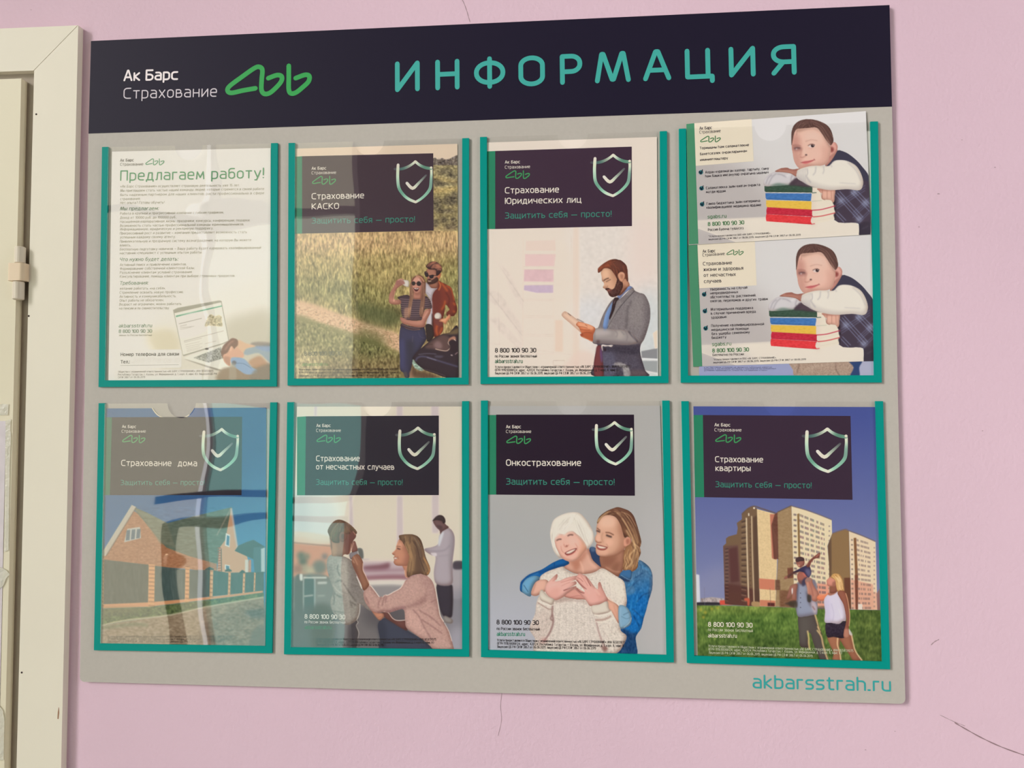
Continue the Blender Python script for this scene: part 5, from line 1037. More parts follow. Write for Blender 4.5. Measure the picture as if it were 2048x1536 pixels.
card(o2, (560, 260), 2.8975, [(88, 155), (128, 152), (128, 600), (85, 602)], [(128, 152), (888, 135), (890, 583), (128, 600)], ('Ак Барс', ((183, 231), (268, 229)), 'Страхование', ((183, 257), (325, 254))), ((185, 266), (325, 319), -.01),
     [('Страхование', (183, 402), (487, 396), 36), ('КАСКО', (183, 461), (342, 458), 36)], (TG, (183, 543), (782, 534), 35), [(796.2, 329.7), (862.3, 335.3), (831.4, 404.2)],
     ((140, 1309), (358, 1305), 24, 15), None, ((128, 1368), (275, 1366), 19), [((110, 1394), (690, 1393), 13), ((110, 1412), (690, 1411), 13), ((110, 1430), (640, 1428), 13)], .78, ((88, 92, 78), DK, (96, 140, 80), (60, 48, 40)), (64, 48, 60))
# ---- mother crouching before a boy, doctor behind
def paint_clinic(C):
    C.at(560, 780, 2.7923)
    C.f('60,80 1030,80 1030,990 60,990', (228, 219, 204), sharp=True)
    for q in ('652,590 686,590 690,960 650,960', '842,80 888,80 888,800 848,800', '386,590 404,590 412,800 386,800', '650,80 686,80 686,150 650,150', '190,80 210,80 205,150 190,150'): C.f(q, (192, 178, 186), 5, .8, sharp=True)
    for x in (430, 470, 530, 580, 620, 720, 760, 800, 930, 980): C.l([(x, 590), (x + 2, 960)], 9, (214, 204, 192), 7, .5)
    C.f('60,590 300,590 320,840 60,830', (196, 204, 206), 40, .8); C.f('75,580 150,580 150,840 75,840', (176, 186, 190), 30, .6)
    C.f('60,830 200,845 300,870 300,1060 60,1060', (190, 124, 96), 14, .9); C.f('70,790 270,815 270,862 70,850', (206, 196, 180), 6, .8); C.l('75,852 290,872', 6, (120, 90, 78), 3, .6)
    for x, y, r, c in ((118, 925, 22, (74, 84, 70)), (150, 930, 16, (90, 98, 78)), (128, 960, 24, (66, 76, 62)), (140, 1000, 26, (150, 142, 118)), (100, 1000, 26, (140, 96, 80)), (220, 990, 40, (96, 98, 92)), (250, 930, 16, (92, 86, 92)), (170, 1010, 24, (176, 166, 138))): C.dot(x, y, r, c, 10, .85)
    C.f('380,955 800,955 800,1080 380,1080', (186, 168, 178), 10, .9, sharp=True); C.f('470,985 560,975 610,965 600,1000 480,1004', (116, 72, 84), 8, .85); C.l('470,1008 700,1004 760,1000', 16, (150, 112, 126), 8, .7); C.f('470,1040 640,1030 800,1040 800,1068 480,1062', (140, 92, 104), 8, .8)
    C.f('460,1075 520,1062 640,1058 700,1060 800,1072 810,1100 700,1108 620,1110 480,1100', (226, 220, 212), 6, .95); C.f('450,1100 800,1105 800,1230 450,1230', (142, 138, 142), 8, .95); C.f('450,1200 800,1200 1030,1120 1030,1460 60,1460 60,1240', (104, 100, 104), 20, .9); C.f('480,1210 720,1220 720,1330 500,1320', (86, 82, 88), 26, .8)
    C.f('945,990 1030,985 1030,1150 945,1150', (162, 154, 164), 6, .9); C.f('970,958 1030,958 1030,996 970,1000', (66, 58, 70), 4, .9); C.f('955,1150 1030,1150 1030,1460 900,1460', (140, 138, 150), 24, .8); C.f('960,1340 1030,1330 1030,1460 940,1460', (172, 168, 182), 22, .7)
    C.f('60,1050 290,1050 300,1260 60,1260', (106, 104, 102), 6, .9); C.f('85,1050 130,1050 130,1230 85,1230', (78, 78, 76), 4, .8); C.f('135,1060 190,1060 190,1240 135,1240', (70, 82, 82), 3, .9); C.l('130,1048 260,1048', 9, (206, 206, 200), 3, .9); C.l('131,1050 131,1240', 7, (170, 172, 168), 3, .8); C.l('194,1050 194,1230', 9, (160, 166, 166), 3, .8); C.l('210,1078 262,1076', 12, (206, 206, 202), 4, .8); C.l('135,1152 185,1146', 9, (176, 176, 172), 3, .8); C.l('210,1150 250,1148', 8, (160, 160, 158), 4, .7); C.f('110,1030 125,1030 125,1062 112,1062', (222, 222, 216), 3, .9)
    C.f('60,1230 270,1240 270,1460 60,1460', (84, 84, 84), 16, .85); C.f('180,1220 290,1220 290,1460 190,1460', (72, 60, 50), 16, .7)
    C.f('430,888 460,888 466,940 440,936', (88, 92, 92), 3, .9); C.l('440,948 500,944', 8, (190, 180, 182), 3, .8)
    C.at(580, 1020, 8); C.rim = .3
    # doctor
    C.f('2350,1180 2570,1185 2605,1300 2602,1600 2575,1720 2450,1690 2380,1500', (58, 52, 64), 8); C.f('2470,1690 2580,1740 2604,1780 2580,1815 2480,1790', (146, 140, 138), 8)
    k = C.f('2470,290 2540,285 2600,340 2632,430 2632,560 2615,700 2600,830 2600,1000 2585,1195 2350,1188 2300,1010 2330,760 2260,722 2160,655 2165,615 2280,590 2370,540 2385,420 2430,340', (172, 162, 172), 6); C.f('2370,560 2385,430 2440,350 2460,370 2400,560', (206, 208, 216), 10, .9); C.l('2165,640 2330,660 2480,640 2560,560', 22, (140, 130, 142), 12, .6, clip=k); C.l('2380,740 2560,720', 18, (150, 140, 152), 12, .5, clip=k); C.f('2560,400 2640,480 2600,1000 2540,800', (148, 140, 150), 26, .6, clip=k); C.f('2250,690 2340,690 2340,740 2280,730', (222, 214, 220), 8, .8)
    C.f('2292,185 2340,150 2440,180 2500,240 2540,280 2440,340 2405,385 2395,330 2345,280 2310,230', (112, 84, 86), 5); C.f('2350,240 2440,260 2420,320 2370,290', (78, 58, 62), 10, .8)
    C.f('2280,180 2320,120 2380,82 2440,90 2480,140 2485,200 2450,215 2430,180 2340,160', (60, 46, 50), 5)
    # boy
    C.f('660,250 900,200 1000,400 900,690 680,700', (130, 96, 80), 8)
    k = C.f('690,1620 1070,1680 1066,1850 1095,1960 1090,2060 1060,2200 1055,2300 690,2300 720,1900', (92, 88, 92), 6); C.f('760,1700 940,1700 930,2200 780,2260', (124, 122, 124), 40, .7, clip=k); C.f('940,1850 1060,1850 1050,2300 940,2300', (66, 62, 68), 24, .8, clip=k)
    k = C.f('665,712 760,725 850,738 960,790 1010,860 1060,1030 1110,1180 1180,1330 1250,1430 1298,1500 1320,1590 1300,1620 1240,1590 1120,1510 1112,1640 1068,1760 900,1840 730,1700 660,1570 648,1450 690,1300 640,1120 590,930 600,780', (152, 146, 140), n=5)
    C.f('940,820 1010,870 1110,1180 1300,1500 1300,1620 1120,1500 960,1300', (126, 118, 116), 30, .8, clip=k); C.f('780,840 900,900 930,1160 860,1300 780,1130', (176, 172, 164), 30, .7, clip=k); C.f('590,900 680,900 700,1150 640,1120', (130, 122, 118), 24, .7, clip=k)
    for q in ('770,870 760,960 800,1060', '720,1160 800,1120 830,1150', '850,1170 950,1320 1060,1470', '660,1240 720,1340 830,1400', '690,1320 710,1420 690,1520', '980,1480 1060,1520', '960,1450 1000,1560', '700,1620 860,1640'): C.l(q, 20, (98, 92, 90), 9, .7, clip=k)
    C.l('830,1180 900,1290', 18, (184, 180, 172), 9, .6, clip=k); C.l('690,1200 760,1290 850,1350', 16, (186, 180, 172), 8, .6, clip=k); C.l('1065,1060 1110,1170 1150,1260', 12, (232, 228, 220), 4, .9); C.l('1118,1500 1112,1640 1070,1760', 12, (226, 222, 216), 4, .8); C.l('1065,1760 1090,1800 1060,1850 1100,1960 1080,2080', 10, (196, 190, 184), 4, .8)
    C.tex(k, 4, 1, 1)
    C.f('958,690 1085,650 1098,720 1040,760 980,790 955,760', (134, 128, 134), 4); C.l('1080,650 1098,720', 14, (226, 222, 216), 6, .7); C.l('990,672 1085,650', 10, (60, 56, 66), 4, .9)
    k = C.f('632,440 700,480 790,515 815,420 850,370 930,395 1010,310 1055,390 1050,440 1020,480 990,540 975,620 965,670 930,712 855,708 840,745 750,738 668,722 672,560', (146, 108, 90), n=5)
    C.f('880,380 1060,330 1055,470 990,540 960,700 900,700 860,520', (102, 64, 60), 24, .85, clip=k); C.f('660,520 740,560 740,740 665,730', (176, 136, 108), 24, .7, clip=k); C.l('1000,320 1050,400', 14, (206, 150, 128), 6, .7); C.l('985,540 970,630 950,690', 12, (196, 140, 118), 6, .8)
    k = C.f('785,420 820,355 890,360 915,440 880,490 840,512 800,480', (132, 92, 78), 5); C.f('820,390 880,390 870,460 830,470', (86, 58, 52), 10, .7, clip=k)
    k = C.f('603,330 650,235 730,165 820,158 925,205 1015,280 1072,352 1055,385 1010,340 960,380 905,390 860,350 810,360 785,430 790,520 700,520 650,460 620,390', (112, 84, 68), n=5); C.strands(k, [np.array([(850, 180), (760, 260), (690, 380), (680, 470)]), np.array([(850, 180), (950, 240), (1040, 340)]), np.array([(850, 180), (860, 270), (850, 350)])], [(150, 118, 92), (76, 54, 46), (96, 90, 66)], 12, 60, 34, .5)
    k = C.f('988,560 1010,505 1040,500 1062,560 1080,640 1040,665 990,670', (128, 86, 78), 4); C.l('1020,520 1000,580 985,640', 10, (226, 180, 160), 5, .8)
    # mother
    C.f('1405,1850 1450,1760 1540,1732 1640,1780 1760,1850 1900,1940 2100,2060 2240,2180 2300,2240 2300,2320 1490,2320 1440,2060', (64, 68, 86), n=5); C.f('1410,1850 1470,1780 1540,1900 1540,2300 1490,2300 1440,2060', (52, 54, 70), 26, .7); C.l('1560,1735 1760,1840 1960,1970 2200,2130', 14, (96, 94, 104), 8, .6)
    C.f('1480,1640 1570,1620 1660,1740 1760,1775 1850,1765 1880,1920 1800,1900 1640,1800 1520,1720', (112, 72, 68), 6); C.l('1490,1625 1570,1640 1640,1730 1720,1768 1855,1760', 12, (232, 214, 206), 4, .9)
    k = C.f('1175,1330 1210,1270 1268,1195 1310,1230 1430,1392 1455,1378 1480,1395 1500,1370 1530,1358 1560,1362 1660,1310 1765,1250 1830,1150 1900,1085 1990,1045 2080,1022 2200,1050 2270,1120 2325,1250 2350,1400 2380,1560 2405,1690 2455,1770 2468,1820 2540,1930 2560,2010 2605,2150 2600,2250 2320,2240 2200,2130 1960,1960 1860,1880 1840,1760 1810,1590 1600,1640 1500,1625 1380,1660 1310,1620 1200,1470', (190, 154, 147), n=5)
    C.f('1800,1560 1960,1500 2100,1420 2200,1300 2160,1480 1960,1560 1820,1590', (150, 114, 110), 26, .8, clip=k); C.f('1380,1640 1600,1600 1810,1540 1820,1600 1600,1650 1400,1670', (146, 108, 112), 18, .8, clip=k); C.f('2000,1060 2200,1060 2320,1250 2380,1600 2250,1500 2150,1200', (168, 132, 128), 40, .6, clip=k); C.f('1850,1640 2000,1600 2100,1800 2150,2000 1950,1900', (206, 168, 160), 40, .7, clip=k)
    for q in ('1460,1400 1420,1480 1410,1560', '1510,1390 1490,1470 1470,1540', '1540,1380 1530,1480', '1200,1380 1240,1460 1260,1500', '1960,1590 2060,1700 2160,1900 2260,2060', '2060,1600 2260,1720 2420,1860', '2100,1750 2300,1880 2440,1980', '2250,1480 2340,1430'): C.l(q, 18, (138, 100, 98), 9, .7, clip=k)
    C.l('1265,1195 1320,1245 1430,1392', 13, (244, 232, 224), 4, .9); C.l('1530,1358 1570,1360 1660,1310 1768,1248 1830,1150', 12, (244, 232, 224), 4, .9); C.l('2200,1050 2275,1125 2325,1250 2380,1560 2405,1690 2460,1790', 13, (246, 236, 228), 4, .9); C.l('2470,1800 2545,1950 2590,2100', 10, (232, 216, 208), 4, .8); C.l('1480,1400 1500,1372 1530,1360', 8, (232, 214, 208), 4, .8)
    C.tex(k, 3.5, 1, 1)
    C.f('1310,1620 1390,1650 1480,1650 1505,1700 1475,1740 1440,1765 1395,1735', (192, 136, 112), 5); C.l('1400,1720 1460,1700', 10, (146, 96, 80), 5, .6)
    k = C.f('985,790 1015,735 1080,705 1130,755 1168,840 1166,960 1205,1050 1268,1190 1182,1290 1135,1180 1062,1020 1000,880', (152, 106, 86), n=5); C.f('990,850 1060,900 1130,1150 1180,1290 1100,1120', (108, 70, 60), 24, .8, clip=k); C.l('1015,740 1060,830 1080,880', 12, (206, 160, 136), 7, .7, clip=k); C.l('1060,720 1110,800', 10, (112, 74, 64), 5, .6, clip=k); C.l('1166,850 1168,960 1210,1050 1265,1180', 10, (238, 206, 184), 4, .8); C.l('1000,800 1030,850', 10, (214, 170, 150), 6, .7)
    C.f('1780,860 1910,850 1920,1060 1845,1065 1835,980 1800,900', (190, 134, 110), 5); C.l('1835,960 1850,1060 1880,1090', 12, (232, 190, 160), 6, .8)
    k = C.f('1745,470 1820,500 1880,620 1910,720 1890,880 1800,892 1705,888 1662,850 1660,820 1668,795 1655,760 1672,735 1632,702 1640,680 1690,630 1700,575', (194, 138, 114), n=5); C.f('1780,560 1900,640 1900,860 1800,880 1850,720', (150, 100, 84), 30, .75, clip=k); C.f('1700,560 1780,520 1790,600 1720,610', (214, 162, 138), 20, .7, clip=k); C.l('1632,700 1690,632 1702,575 1745,480', 8, (242, 206, 182), 4, .8)
    C.l('1715,610 1740,622 1765,628', 18, (70, 46, 46), 6, .9); C.l('1705,580 1770,585', 12, (110, 74, 62), 6, .8); C.l('1645,705 1668,715', 12, (120, 72, 62), 6, .7); C.f('1668,760 1715,762 1700,790 1672,785', (236, 222, 212), 4); C.l('1664,752 1720,760', 8, (140, 70, 66), 4, .8); C.l('1668,795 1705,792', 9, (176, 96, 88), 4, .8); C.l('1720,740 1740,790', 10, (140, 90, 76), 6, .6)
    k = C.f('1742,415 1770,400 1850,388 1950,388 2040,420 2100,490 2140,620 2175,760 2235,900 2242,980 2200,1045 2120,1030 2080,1020 1960,1045 1890,1075 1868,1010 1880,880 1910,760 1885,680 1850,600 1790,500 1755,470', (118, 92, 72), n=5); C.strands(k, [np.array([(1900, 410), (1900, 560), (1960, 760), (1930, 1000)]), np.array([(1950, 410), (2050, 560), (2110, 800), (2190, 1000)]), np.array([(1850, 420), (1840, 520), (1900, 640), (1920, 800)])], [(156, 124, 92), (76, 58, 52), (170, 134, 98)], 14, 80, 34, .5); C.l('2130,760 2200,860 2235,960 2190,1030', 22, (206, 150, 96), 9, .7, clip=k); C.l('1980,430 2060,560 2090,760', 12, (160, 146, 130), 7, .6, clip=k); C.f('2020,600 2110,640 2120,1000 2020,1000', (80, 60, 54), 30, .5, clip=k)
o6 = sheet('insurance_poster', CORN[6], YP, 'poster of a woman crouching before a boy with a doctor in the background')
C = Canvas(572, 806, 936, 1308, (226, 217, 204)); paint_clinic(C)
printed('printed_photo', C, CORN[6], YP - E1, o6, .70)
card(o6, (560, 780), 2.7923, [(95, 150), (145, 147), (140, 588), (95, 588)], [(145, 147), (887, 143), (887, 587), (140, 588)], ('Ак Барс', ((203, 207), (283, 207)), 'Страхование', ((202, 234), (340, 234))), ((203, 249), (340, 296), 0),
     [('Страхование', (201, 398), (445, 398), 32), ('от несчастных случаев', (201, 444), (638, 446), 32)], (TG, (201, 530), (685, 531), 32), [(799.9, 861.7), (868.7, 868.8), (835, 937.6)],
     ((137, 1277), (365, 1281), 26), ((137, 1303), (366, 1306), 17), ((137, 1335), (287, 1336), 20), [((200, 1397), (872, 1400), 14), ((200, 1413), (860, 1417), 14), ((205, 1429), (580, 1431), 14)], .78, ((246, 240, 232), (214, 208, 204), (70, 128, 84), (52, 48, 52)), (40, 34, 48))

# ---- family before tower blocks
def paint_towers(C):
    C.f('1370,800 1780,800 1780,1340 1370,1340', (70, 82, 148), sharp=True, grad=((126, 132, 172), (1560, 830), (1560, 1200)))
    C.at(1390, 1000, 5.3333)
    C.f('-30,880 320,700 320,1000 -30,1100', (136, 138, 172), 70, .6)
    k = C.f('-60,1120 600,1135 1100,1150 1500,1165 2100,1180 2100,1900 -60,1900', (86, 114, 52), sharp=True); C.f('-60,1120 900,1130 900,1200 -60,1210', (112, 132, 62), 20, .7); C.f('-60,1500 2100,1480 2100,1900 -60,1900', (72, 92, 44), 60, .7); C.f('1700,1200 2100,1200 2100,1900 1750,1900', (80, 92, 46), 50, .6)
    C.tex(k, 9, 1.2, 2.2, (1, .96, .6), 3); C.tex(k, 8, 5, 3, (1, 1, .6), 4)
    rg = np.random.default_rng(3)
    for i in range(260):
        x, y = rg.uniform(-10, 2000), rg.uniform(1180, 1740); C.l([(x, y), (x + rg.normal(0, 6), y - rg.uniform(14, 46))], 5, (126, 146, 70) if rg.random() < .5 else (54, 74, 34), 3, .45)
    for x, y in ((60, 1170), (110, 1200), (180, 1160), (90, 1250), (240, 1150)): C.dot(x, y, 16, (186, 168, 66), 8, .7)
    C.f('-10,805 20,792 46,800 55,1095 -10,1095', (214, 216, 228), 4, sharp=True); C.f('60,1050 180,1036 310,1050 320,1110 60,1110', (170, 158, 160), 4, sharp=True); C.tex(C.area('60,1040 320,1050 320,1110 60,1110'), 14, 1, 1.5)
    C.f('-10,1096 130,1090 270,1096 262,1120 -10,1120', (44, 40, 50), 5); C.f('262,1072 330,1066 396,1072 398,1118 266,1118', (206, 84, 70), 3, sharp=True); C.l('100,930 104,1120', 4, (120, 116, 140), 2, .7)
    # left block in shade
    k = C.f('300,490 332,462 330,410 360,388 445,365 456,300 445,245 500,205 498,150 560,92 625,64 664,92 692,1132 560,1128 400,1118 320,1108', (116, 92, 72), 2, sharp=True)
    C.f('300,490 460,480 490,980 320,980', (104, 76, 72), 6, .9, clip=k, sharp=True); C.f('360,520 450,500 470,870 380,880', (88, 54, 54), 8, .9, clip=k, sharp=True); C.f('310,900 700,980 700,1140 310,1120', (86, 52, 48), 10, .85, clip=k)
    for i in range(15): C.l([(495, 235 + i * 58), (550, 220 + i * 60)], 13, (64, 48, 48), 4, .8, clip=k); C.l([(495, 258 + i * 58), (550, 244 + i * 60)], 9, (150, 128, 106), 4, .7, clip=k); C.l([(322, 525 + i * 38), (356, 518 + i * 39)], 9, (56, 42, 46), 4, .8, clip=k); C.l([(322, 540 + i * 38), (356, 533 + i * 39)], 6, (140, 118, 104), 3, .6, clip=k)
    for i in range(18): C.l([(586, 210 + i * 50), (596, 210 + i * 50)], 12, (62, 46, 46), 4, .6, clip=k)
    C.f('620,190 660,160 690,1130 640,1130', (84, 64, 54), 6, .8, clip=k, sharp=True)
    C.l('548,190 556,560 572,1060', 13, (226, 206, 176), 4, .95); C.l('604,170 612,560 630,1100', 11, (214, 192, 160), 4, .95); C.l('573,140 574,170', 11, (232, 222, 206), 3); C.dot(630, 86, 10, (240, 230, 216), 3); C.f('526,1050 580,1050 580,1122 560,1122 555,1080 530,1075', (186, 96, 74), 4); C.f('610,1085 690,1090 690,1136 610,1130', (170, 138, 100), 4)
    k = C.f('660,95 855,148 880,400 875,700 860,1136 692,1132 680,700', (218, 192, 150), 2, sharp=True); C.tex(k, 3, 1, 1)
    C.f('800,152 858,150 850,260 820,270 870,640 820,620', (186, 118, 98), 3, sharp=True); C.f('682,836 852,850 852,962 686,948', (198, 124, 100), 3, sharp=True); C.f('690,1065 858,1075 858,1136 692,1132', (196, 126, 100), 3, sharp=True); C.f('775,1095 850,1098 850,1134 775,1132', (84, 40, 40), 4, sharp=True); C.l('800,940 806,1134', 4, (120, 90, 80), 2, .8)
    C.l('500,150 560,95 625,66 700,88 860,140', 12, (104, 84, 72), 4, .9)
    k = C.f('855,150 882,128 960,92 1030,62 1046,500 1062,1146 858,1136 884,640 880,400 818,275', (156, 130, 98), 2, sharp=True); C.f('850,150 880,130 890,630 840,630 815,270', (100, 60, 52), 3, .9, sharp=True); C.f('985,725 1045,720 1050,830 990,838', (110, 66, 54), 3, .9, sharp=True); C.f('900,965 1056,960 1062,1146 905,1140', (118, 82, 62), 6, .9, sharp=True); C.f('855,850 905,850 910,960 855,960', (104, 72, 58), 4, .9, sharp=True); C.tex(k, 3, 1.5, 1); C.l('880,130 1030,60', 10, (96, 78, 66), 4, .9)
    k = C.f('1030,66 1180,108 1330,162 1458,214 1462,360 1412,490 1432,700 1432,1150 1062,1146', (234, 218, 186), 2, sharp=True)
    C.f('1300,885 1435,900 1435,1150 1300,1135', (214, 146, 126), 6, .9, clip=k, sharp=True); C.f('1090,150 1112,140 1124,605 1102,605', (134, 104, 66), 3, sharp=True)
    rg = np.random.default_rng(1)
    for r in range(17):
        y0 = 158 + r * 57.5; sl = .40 - r * .022
        C.l([(1050 + r * .6, y0 - 4), (1082 + r * .6, y0 + 2)], 22, (106, 92, 96), 4, .8)
        for gx in (1118, 1172, 1232, 1288, 1340):
            wd = 44
            for i in range(4):
                if rg.random() < .88: x = gx + r * 1.2 + i * wd / 4; C.l([(x, y0 + sl * (x - 1110) - 14), (x + .5, y0 + sl * (x - 1110) + 14)], 8.5, (92 + rg.integers(0, 40), 82 + rg.integers(0, 30), 98), 2.5, .85, clip=k)
        C.l([(1425, y0 + sl * 300), (1440, y0 + sl * 300 + 4)], 18, (110, 92, 98), 4, .7, clip=k)
    C.l('1030,64 1180,106 1330,160 1460,212', 10, (120, 98, 84), 4, .8)
    k = C.f('1462,360 1540,335 1600,315 1642,332 1652,700 1668,1166 1436,1150 1430,700 1415,490', (138, 110, 78), 2, sharp=True); C.f('1590,830 1660,828 1668,1166 1600,1160', (98, 60, 46), 4, .9, clip=k, sharp=True); C.f('1415,400 1450,370 1455,800 1432,800', (92, 70, 58), 6, .8, clip=k)
    k = C.f('1642,332 1780,384 1926,446 1935,800 1945,1172 1668,1166 1655,700', (230, 210, 182), 2, sharp=True); C.f('1660,845 1900,900 1905,1172 1668,1166', (208, 148, 128), 6, .75, clip=k, sharp=True); C.f('1892,980 1944,985 1946,1172 1896,1172', (214, 158, 136), 4, .7, clip=k, sharp=True); C.f('1692,405 1720,402 1738,800 1738,1168 1714,1168 1706,800', (126, 88, 60), 3, sharp=True); C.f('1702,800 1738,800 1738,1166 1714,1166', (112, 62, 50), 3, .8, sharp=True)
    for r in range(15):
        y0 = 425 + r * 52; sl = .30 - r * .022
        C.l([(1664 + r * .5, y0), (1684 + r * .5, y0 + 2)], 18, (116, 96, 92), 4, .75)
        for gx in (1728, 1770, 1806, 1842):
            for i in range(3):
                if rg.random() < .85: x = gx + r * .6 + i * 11; C.l([(x, y0 + sl * (x - 1720) - 12), (x, y0 + sl * (x - 1720) + 12)], 8, (112, 90, 92), 2.5, .75, clip=k)
        C.l([(1905, y0 + sl * 180 + 30), (1920, y0 + sl * 180 + 32)], 18, (140, 112, 108), 4, .7, clip=k)
    C.l('1465,356 1600,313 1645,330 1780,380 1926,444', 9, (118, 92, 76), 4, .85); C.f('1740,1110 1785,1110 1785,1168 1740,1166', (226, 214, 204), 3, sharp=True); C.f('1935,1000 1975,940 1978,1172 1945,1172', (150, 104, 104), 3, .9, sharp=True)
    C.f('960,1100 1080,1085 1090,1110 1000,1120', (70, 56, 50), 6, .8); C.f('1300,1135 1440,1135 1440,1165 1300,1160', (90, 70, 56), 6, .7)
    C.at(1530, 1080, 8); C.rim = .28
    C.f('500,700 800,640 830,1000 780,1200 520,1200', (120, 116, 132), 10)
    # father
    k = C.f('532,1215 650,1225 795,1195 840,1320 880,1440 930,1580 965,1760 1020,1930 900,1930 830,1790 770,1640 730,1500 680,1490 690,1600 700,1720 620,1720 560,1690 545,1500', (84, 76, 74), n=4); C.f('560,1260 700,1260 700,1480 600,1640', (98, 92, 88), 40, .6, clip=k)
    for q in ('790,1160 820,1260 850,1360 880,1430', '830,1440 900,1540 930,1680 980,1850 1010,1930', '680,1450 700,1560 700,1660 720,1760', '840,1380 890,1480'): C.l(q, 22, (232, 200, 142), 8, .9)
    C.l('850,1300 870,1400 920,1520', 10, (60, 48, 44), 4, .8)
    k = C.f('515,715 560,700 640,690 700,760 720,880 790,960 835,1010 842,1110 830,1190 790,1195 650,1222 522,1215 510,1010 500,860', (144, 150, 174), n=5); C.f('660,820 740,920 760,1080 700,1000', (72, 64, 74), 20, .85, clip=k); C.f('730,980 800,1000 835,1100 800,1195 740,1060', (198, 180, 190), 16, .8, clip=k); C.f('500,720 540,720 520,1000 505,1000', (88, 86, 104), 12, .8, clip=k); C.l('760,1060 800,1120', 14, (120, 74, 70), 8, .8, clip=k)
    for y in (850, 925, 1000, 1080): C.dot(568, y, 8, (66, 62, 76), 3, .9)
    C.f('345,945 370,850 400,745 460,708 520,712 505,840 500,965 430,955 438,800 400,930', (160, 108, 96), 5); C.f('425,790 445,765 448,840 430,870', (238, 230, 232), 3); C.f('400,950 470,930 500,960 460,1000 420,990', (150, 96, 80), 8, .8); C.f('380,990 500,970 510,1080 400,1060', (64, 54, 46), 10, .85)
    k = C.f('515,560 555,508 640,515 672,575 655,650 610,700 560,690 525,640', (160, 98, 86), 4); C.f('540,640 600,650 640,620 620,710 570,720', (94, 74, 80), 12, .7); C.f('600,520 680,560 660,600 620,570', (196, 110, 100), 8, .8); C.f('600,640 690,590 660,700 600,740', (60, 58, 84), 10, .9)
    C.f('640,650 690,600 750,625 760,680 800,760 862,860 842,960 812,985 750,960 742,880 700,905 680,780', (186, 128, 112), 5); C.l('700,650 740,760 770,900', 20, (150, 92, 80), 10, .7); C.f('650,640 700,605 745,630 720,660 660,670', (150, 118, 112), 6, .9); C.l('680,680 690,860', 22, (206, 150, 128), 8, .7); C.f('680,880 730,890 730,990 680,980', (60, 54, 50), 8, .9)
    # child
    C.f('310,625 330,590 350,575 440,512 530,485 545,510 450,548 380,600', (104, 70, 66), 5); C.f('305,600 345,570 365,600 330,630', (150, 96, 84), 5, .9)
    k = C.f('440,520 530,470 610,425 700,405 735,480 738,545 700,600 660,570 620,520 540,505', (58, 52, 86), 4); C.f('640,480 720,470 740,560 700,600', (112, 110, 142), 14, .7, clip=k)
    C.f('660,420 700,340 740,300 790,258 850,215 885,205 880,240 860,290 830,290 780,310 740,360 712,430', (140, 84, 76), 5); C.l('820,270 870,225', 12, (196, 130, 112), 5, .8)
    k = C.f('492,330 510,285 560,270 610,285 632,340 625,395 570,440 530,425 505,380', (150, 96, 86), 4); C.f('490,335 500,290 560,268 618,290 625,330 560,340 520,352', (74, 54, 58), 5); C.f('530,390 560,400 545,430 520,410', (206, 150, 130), 6, .8)
    # woman
    C.f('825,935 860,878 940,875 1010,850 1040,870 960,960 880,970', (222, 132, 98), 5); C.l('860,900 1000,860', 16, (246, 170, 130), 7, .7)
    k = C.f('1000,1530 1190,1540 1195,1650 1185,1750 1215,1935 1085,1935 1095,1800 1040,1680', (160, 106, 82), 5); C.l('1165,1560 1160,1680 1195,1790 1215,1930', 20, (240, 206, 160), 7, .9)
    k = C.f('1195,1540 1380,1500 1405,1620 1440,1760 1500,1860 1560,1935 1420,1935 1360,1850 1300,1760 1230,1650', (154, 100, 78), 5); C.l('1385,1520 1410,1640 1450,1780 1555,1930', 18, (244, 214, 170), 7, .9)
    k = C.f('978,1320 1180,1338 1285,1285 1300,1450 1262,1568 1100,1550 990,1545', (50, 40, 56), 4); C.tex(k, 5, 1, 1)
    C.f('1340,1420 1395,1500 1385,1530 1340,1500', (206, 196, 196), 5, .9)
    k = C.f('1020,865 1130,840 1175,808 1200,860 1240,960 1290,1140 1292,1285 1240,1300 1180,1342 1050,1325 955,1310 962,1150 945,960', (214, 208, 228), n=5); C.f('950,950 1040,960 1060,1300 960,1310', (194, 186, 214), 30, .7, clip=k); C.l('1060,1010 1100,1180 1080,1300', 14, (176, 168, 196), 8, .6, clip=k); C.l('1180,1100 1230,1250', 14, (236, 232, 242), 8, .8, clip=k); C.f('1010,860 1110,830 1150,810 1120,860 1040,890', (160, 100, 80), 6, .9)
    k = C.f('1160,850 1200,808 1260,812 1310,890 1338,1050 1360,1230 1340,1400 1345,1520 1330,1560 1262,1560 1262,1460 1300,1280 1262,1050 1205,940', (146, 90, 74), n=5); C.l('1290,850 1325,970 1355,1200 1345,1380', 12, (232, 178, 140), 5, .9); C.f('1262,1440 1340,1430 1345,1550 1270,1560', (196, 140, 120), 12, .7, clip=k)
    C.f('1060,720 1150,700 1160,810 1100,850 1040,840', (140, 88, 72), 6)
    k = C.f('985,650 1010,620 1060,585 1140,640 1140,720 1080,740 1030,740 995,720', (206, 140, 124), 4); C.f('1080,680 1150,660 1140,740 1090,760', (150, 96, 84), 10, .8, clip=k)
    k = C.f('1055,600 1075,555 1120,535 1190,550 1235,620 1258,740 1262,810 1200,805 1160,830 1135,720 1120,640', (212, 166, 106), n=5); C.strands(k, [np.array([(1100, 560), (1170, 640), (1200, 800)]), np.array([(1150, 550), (1220, 660), (1240, 800)])], [(246, 214, 160), (168, 120, 74)], 12, 34, 16, .6)
o8 = sheet('insurance_poster', CORN[8], YP, 'poster of a family on grass in front of tall apartment blocks')
C = Canvas(1380, 806, 1774, 1332, (80, 90, 150)); paint_towers(C)
